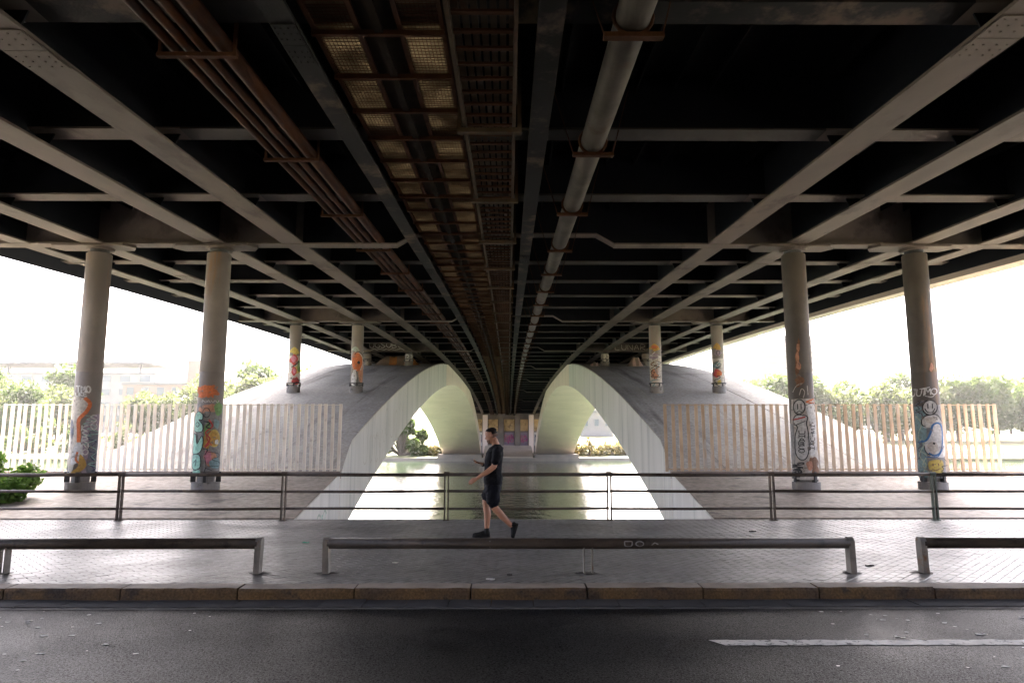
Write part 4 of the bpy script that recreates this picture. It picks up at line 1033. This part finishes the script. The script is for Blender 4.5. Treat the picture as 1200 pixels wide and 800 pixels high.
def limb(bm, pts, seg=14):
    """pts: (lx, ly, z, r) chain -> capped tapered tube with rounded ends"""
    P = [W3(*p[:3]) for p in pts]; rr = [p[3] for p in pts]
    d0 = (P[0] - P[1]).normalized(); d1 = (P[-1] - P[-2]).normalized()
    P = [P[0] + d0 * rr[0] * .8] + P + [P[-1] + d1 * rr[-1] * .8]; rr = [rr[0] * .35] + rr + [rr[-1] * .35]
    tube(bm, P, rr, seg)
def torso_loft(bm, rows, seg=22):
    """rows: (z, x_front, x_back, half_width_y, y_shift)"""
    rs = []
    for z, xf, xb, hw, ys in rows:
        cx, rx = (xf + xb) / 2, (xb - xf) / 2
        rs.append([W3(cx + rx * math.copysign(abs(cos(a)) ** .85, cos(a)), ys + hw * math.copysign(abs(sin(a)) ** .85, sin(a)), z) for a in [2 * pi * k / seg for k in range(seg)]])
    rings(bm, rs)
man = thing('person', (PX, PY, 0), 'bearded man in black t-shirt, dark shorts and black shoes walking left looking at his phone', 'person')
# body (x forward is -X, near side is -Y)
bm = B()
torso_loft(bm, [(.80, -.13, .10, .15, 0), (.90, -.135, .125, .165, 0), (1.0, -.13, .115, .155, 0), (1.10, -.125, .12, .15, 0), (1.22, -.125, .135, .165, 0), (1.34, -.105, .15, .175, 0), (1.42, -.06, .145, .15, 0), (1.47, -.01, .11, .08, 0)])
limb(bm, [(.055, 0, 1.42, .068), (.028, 0, 1.50, .060), (.008, 0, 1.56, .058)])
# head, tilted down
def head(bm):
    c = W3(-.035, 0, 1.625); rot = Matrix.Rotation(R(-20), 3, 'Y')
    rows = [(-.118, .020, .028, -.050), (-.105, .040, .038, -.044), (-.085, .058, .050, -.034), (-.055, .075, .060, -.022), (-.02, .090, .068, -.008), (.02, .098, .074, .002), (.06, .100, .076, .008), (.09, .090, .069, .010), (.112, .064, .050, .010), (.124, .028, .022, .010)]
    rings(bm, [[c + rot @ Vector((cx + rx * cos(a), ry * sin(a), z)) for a in [2 * pi * k / 20 for k in range(20)]] for z, rx, ry, cx in rows])
    def at(x, y, z): return c + rot @ Vector((x, y, z))
    rings(bm, [[at(-.088, -.009, .022), at(-.088, .009, .022), at(-.08, 0, .03)], [at(-.118, -.014, -.022), at(-.118, .014, -.022), at(-.122, 0, -.012)], [at(-.082, -.013, -.03), at(-.082, .013, -.03), at(-.08, 0, -.02)]])
    for z, w in ((-.052, .005), (-.064, .006)):   # lips
        rings(bm, [[at(-.094 + w * cos(a), -.024 + .0, z + w * sin(a)) for a in frange(0, 5.3, 5)], [at(-.102 + w * cos(a), 0, z + w * sin(a)) for a in frange(0, 5.3, 5)], [at(-.094 + w * cos(a), .024, z + w * sin(a)) for a in frange(0, 5.3, 5)]])
    for s in (-1, 1):                              # ears, brow
        rings(bm, [[at(.008 + .018 * cos(a), s * y, -.002 + .030 * sin(a)) for a in [2 * pi * k / 10 for k in range(10)]] for y in (.066, .086)])
        tube(bm, [at(-.086, s * .012, .032), at(-.082, s * .045, .034)], .009, 6)
    return c, rot
hc, hrot = head(bm)
# far arm (right) holding the phone: upper arm down, forearm forward
limb(bm, [(.065, .195, 1.39, .055), (.045, .215, 1.24, .046), (.03, .215, 1.12, .042)])
limb(bm, [(.03, .215, 1.12, .042), (-.10, .18, 1.13, .036), (-.19, .13, 1.165, .026)])
# near arm (left): upper arm, elbow, forearm swung forward
limb(bm, [(.075, -.195, 1.40, .058), (.045, -.225, 1.26, .05), (.015, -.235, 1.135, .044)])
limb(bm, [(.015, -.235, 1.135, .044), (-.085, -.24, 1.06, .043), (-.25, -.245, .955, .027)])
def hand(bm, base, d, pn, curl, thumb_up, s=1.0, closed=False):
    """palm from wrist along d; pn = palm normal; fingers bend towards pn"""
    d = d.normalized(); pn = (pn - d * pn.dot(d)).normalized(); w = d.cross(pn)
    def cap(P, rr): tube(bm, [P[0] - (P[1] - P[0]).normalized() * rr[0] * .5] + P + [P[-1] + (P[-1] - P[-2]).normalized() * rr[-1] * .6], [rr[0] * .6] + rr + [rr[-1] * .45], 8)
    rings(bm, [[base + d * t + w * (hw * cos(a)) + pn * (ht * sin(a)) for a in [2 * pi * k / 12 for k in range(12)]] for t, hw, ht in ((-.015, .022, .018), (.02, .034, .016), (.06, .041, .015), (.092, .040, .012))])
    for i, (o_, L) in enumerate(((-.030, .062), (-.010, .074), (.010, .070), (.029, .056))):
        p = base + d * (.088 if i in (1, 2) else .082) + w * o_; dd = d.copy(); P = [p]; a = curl * (1 + .12 * i)
        for q, f_ in enumerate((.45, .32, .26)):
            ang = a * (.55 if q == 0 else 1.0); dd = (Matrix.Rotation(ang, 3, w * -1) @ dd) if False else (dd * cos(ang) + pn * sin(ang)).normalized() if q == 0 else (dd * cos(ang) + (pn - dd * pn.dot(dd)).normalized() * sin(ang)).normalized()
            P.append(P[-1] + dd * L * f_ * s)
        cap(P, [.0092, .0088, .0082, .0072])
    tw = w * (-1 if thumb_up else 1)
    P = [base + d * .025 + tw * .026, base + d * .052 + tw * .048 + pn * .012, base + d * .082 + tw * .050 + pn * .026, base + d * .100 + tw * .044 + pn * .036]
    cap(P, [.012, .0105, .0095, .008])
hand(bm, W3(-.262, -.245, .947), Vector((-.86, .02, -.5)), Vector((.25, .93, -.3)), .38, True)
hand(bm, W3(-.205, .118, 1.172), Vector((-.88, -.32, .18)), Vector((.1, .1, .95)), .5, False)
# legs: far (right) leg in front, near (left) leg trailing
limb(bm, [(-.01, .085, .86, .098), (-.07, .088, .70, .083), (-.125, .09, .555, .060)])
limb(bm, [(-.125, .09, .555, .058), (-.112, .09, .48, .056), (-.095, .09, .36, .057), (-.10, .09, .22, .043), (-.11, .09, .10, .036)])
limb(bm, [(-.02, -.085, .86, .10), (-.01, -.088, .68, .083), (.01, -.09, .50, .060)])
limb(bm, [(.01, -.09, .50, .058), (.075, -.09, .43, .058), (.15, -.09, .345, .055), (.23, -.09, .265, .042), (.30, -.09, .20, .036)])
body = mesh_union('body', bm, MAT['skin'], man, .0055, 3)
# clothes
bm = B()
torso_loft(bm, [(.85, -.152, .142, .192, 0), (.93, -.158, .148, .192, 0), (1.02, -.152, .136, .182, 0), (1.12, -.142, .134, .170, 0), (1.24, -.140, .150, .184, 0), (1.35, -.120, .165, .192, 0), (1.425, -.068, .158, .165, 0), (1.465, -.012, .122, .095, 0), (1.485, .002, .105, .076, 0)])
limb(bm, [(.07, -.17, 1.405, .078), (.055, -.222, 1.30, .072), (.035, -.238, 1.205, .068)])
limb(bm, [(.07, .17, 1.395, .076), (.048, .215, 1.28, .070), (.035, .222, 1.19, .066)])
for k in range(6):    # folds
    z = .93 + k * .07; tube(bm, [W3(.13, -.10 + .02 * k % .05, z), W3(.05, -.178, z - .03), W3(-.09, -.15, z - .055)], [.006, .016, .006], 6)
mesh_union('t_shirt', bm, MAT['shirt'], man, .007, 3, .009)
bm = B()
torso_loft(bm, [(.74, -.115, .118, .15, 0), (.80, -.145, .135, .18, 0), (.90, -.145, .135, .176, 0), (.94, -.142, .13, .17, 0)])
limb(bm, [(-.01, .09, .82, .118), (-.065, .092, .70, .112), (-.098, .094, .622, .106)])
limb(bm, [(-.005, -.09, .82, .12), (-.005, -.094, .68, .115), (.0, -.096, .565, .110)])
mesh_union('shorts', bm, MAT['shorts'], man, .007, 3, .009)
def at_head(x, y, z): return hc + hrot @ Vector((x, y, z))
bm = B()
rows = [(.055, .088, .072, .024, -.02), (.075, .090, .071, .016, 0), (.095, .081, .062, .012, 0), (.114, .060, .047, .010, 0), (.127, .028, .022, .010, 0)]
rings(bm, [[at_head(cx + (rx + .006) * cos(a), (ry + .006) * sin(a), z) for a in [2 * pi * k / 20 for k in range(20)]] for z, rx, ry, cx, _ in rows])
# back and sides of the hair, down to the nape and in front of the ears
rings(bm, [[at_head(.022 + (.083) * cos(a), .0765 * sin(a), z) for a in frange(-1.6, 1.6, 12)] + [at_head(.0, 0, z)] for z in (.012, .03, .055)])
mesh_union('hair', bm, MAT['hair'], man, .0045, 1)
bm = B()
rings(bm, [[at_head(.020 + .083 * cos(a), .0755 * sin(a), z) for a in frange(-1.7, 1.7, 12)] + [at_head(.0, 0, z)] for z in (-.04, -.01, .02)])
mesh_union('cropped_sides', bm, MAT['beard'], man, .0045, 2)
bm = B()
rings(bm, [[at_head(cx + rx * cos(a), ry * sin(a), z) for a in frange(1.9, 2 * pi - 1.9, 12)] + [at_head(-.02, 0, z)] for z, rx, ry, cx in ((-.122, .030, .032, -.052), (-.10, .054, .048, -.044), (-.075, .069, .058, -.034), (-.05, .080, .064, -.024))])
mesh_union('beard', bm, MAT['beard'], man, .005, 2)
for s in (-1, 1):
    bm = B(); p = at_head(-.083, s * .030, .012); cyl(bm, (p.x, p.y), .006, .006, p.z - .006, p.z + .006, 8); obj('eye', bm, MAT['phone'], man)
def shoe(bm, bs, ankle, heel, toe, up, ly):
    """bs: sole bmesh; points in (lx, z) of ankle, heel and toe; up = sole normal"""
    H, T = Vector((heel[0], 0, heel[1])), Vector((toe[0], 0, toe[1])); d = (T - H); L = d.length; d.normalize(); u = Vector((up[0], 0, up[1])).normalized()
    def pt(t_, y, h): q = H + d * (L * t_) + u * h; return W3(q.x, ly + y, q.z)
    rows = [(0, .026, .06), (.05, .034, .09), (.2, .037, .095), (.38, .038, .085), (.55, .044, .066), (.75, .047, .052), (.9, .038, .044), (1.0, .018, .03)]
    rs = []; so_ = []
    for t_, hw, ht in rows:
        rs.append([pt(t_, hw * cos(a), .022 + max(0, sin(a)) * ht + min(0, sin(a)) * .002) for a in [2 * pi * k / 14 for k in range(14)]])
        so_.append([pt(t_ * 1.015 - .005, hw * 1.08, 0), pt(t_ * 1.015 - .005, hw * 1.08, .026), pt(t_ * 1.015 - .005, -hw * 1.08, .026), pt(t_ * 1.015 - .005, -hw * 1.08, 0)])
    rings(bm, rs); rings(bs, so_)
    a = Vector((ankle[0], 0, ankle[1])); b = H + d * (L * .17) + u * .06
    tube(bm, [W3(b.x, ly, b.z), W3(a.x, ly, a.z)], [.046, .044], 12)
for nm, args in (('front', ((-.108, .145), (-.05, .002), (-.335, .002), (0, 1), .09)), ('rear', ((.305, .235), (.405, .235), (.335, .005), (-.96, .29), -.09))):
    bm, bs = B(), B(); shoe(bm, bs, *args)
    sh_ = mesh_union('shoe', bm, MAT['shoe'], man, .006, 2); obj('sole', bs, MAT['sole'], sh_)
bm = B(); tube(bm, [W3(-.165, .15, 1.15), W3(-.185, .135, 1.16)], .033, 12); obj('wristwatch', bm, MAT['shoe'], man)
# phone in the far hand
pd = Vector((-.90, -.12, .36)).normalized(); pc = W3(-.300, .085, 1.205); ps = Vector((0, 1, 0)); ps = (ps - pd * ps.dot(pd)).normalized(); pu = pd.cross(ps)
bm = B(); mxp = Matrix((pd, ps, pu)).transposed().to_4x4(); mxp.translation = pc
box(bm, -.074, .074, -.036, .036, -.0045, .0045, mx=mxp); bmesh.ops.bevel(bm, geom=bm.edges[:], offset=.003, segments=2)
tag(obj('smartphone', bm, MAT['phone'], None, origin=pc), "black smartphone held flat in the walking man's far hand", 'phone')

# ------------------------------------------------------------------ litter
def scrap(x, y, w, d, mat, label, name, seed):
    r = random.Random(seed); bm = B(); n = 9
    top = [(x + w * r.uniform(.6, 1.1) * cos(2 * pi * i / n), y + d * r.uniform(.6, 1.1) * sin(2 * pi * i / n)) for i in range(n)]
    rings(bm, [[(a, b, .001) for a, b in top], [(a, b, .006 + r.uniform(0, .012)) for a, b in top]]); tag(obj(name, bm, mat, None, origin=(x, y, 0)), label, 'litter')
scrap(-3.02, 10.8, .06, .03, MAT['scrapgreen'], 'green scrap of plastic on the pavement left of the middle barrier', 'plastic_scrap', 1)
scrap(-1.38, 9.1, .04, .02, MAT['scrapwhite'], 'small white paper scrap on the pavement under the middle barrier', 'paper_scrap', 2)
scrap(.10, 8.30, .035, .025, MAT['scrapdark'], 'dark leaf on the pavement left of the barrier middle leg', 'fallen_leaf', 3)
scrap(-.12, 8.05, .06, .03, MAT['scrapwhite'], 'grey crumpled paper close to the kerb', 'paper_scrap', 4)
scrap(4.62, 8.85, .06, .02, MAT['scrapdark'], 'dark leaf between the middle and right barriers', 'fallen_leaf', 5)
scrap(4.25, 12.0, .07, .03, MAT['scrapdark'], 'dark leaf on the pale pavement behind the right end of the middle barrier', 'fallen_leaf', 6)

# ------------------------------------------------------------------ haze: one even volume round everything
hz = bpy.data.materials.new('haze_air'); hz.use_nodes = True
n, l = hz.node_tree.nodes, hz.node_tree.links; n.remove(n['Principled BSDF'])
vol = n.new('ShaderNodeVolumePrincipled'); vol.inputs['Color'].default_value = (.96, .95, .93, 1); vol.inputs['Density'].default_value = .00012
vol.inputs['Anisotropy'].default_value = .3
l.new(vol.outputs[0], n['Material Output'].inputs['Volume'])
bm = B(); box(bm, -3100, 3100, -1000, 3600, -6, 75)
tag(obj('haze', bm, hz), kind='stuff')
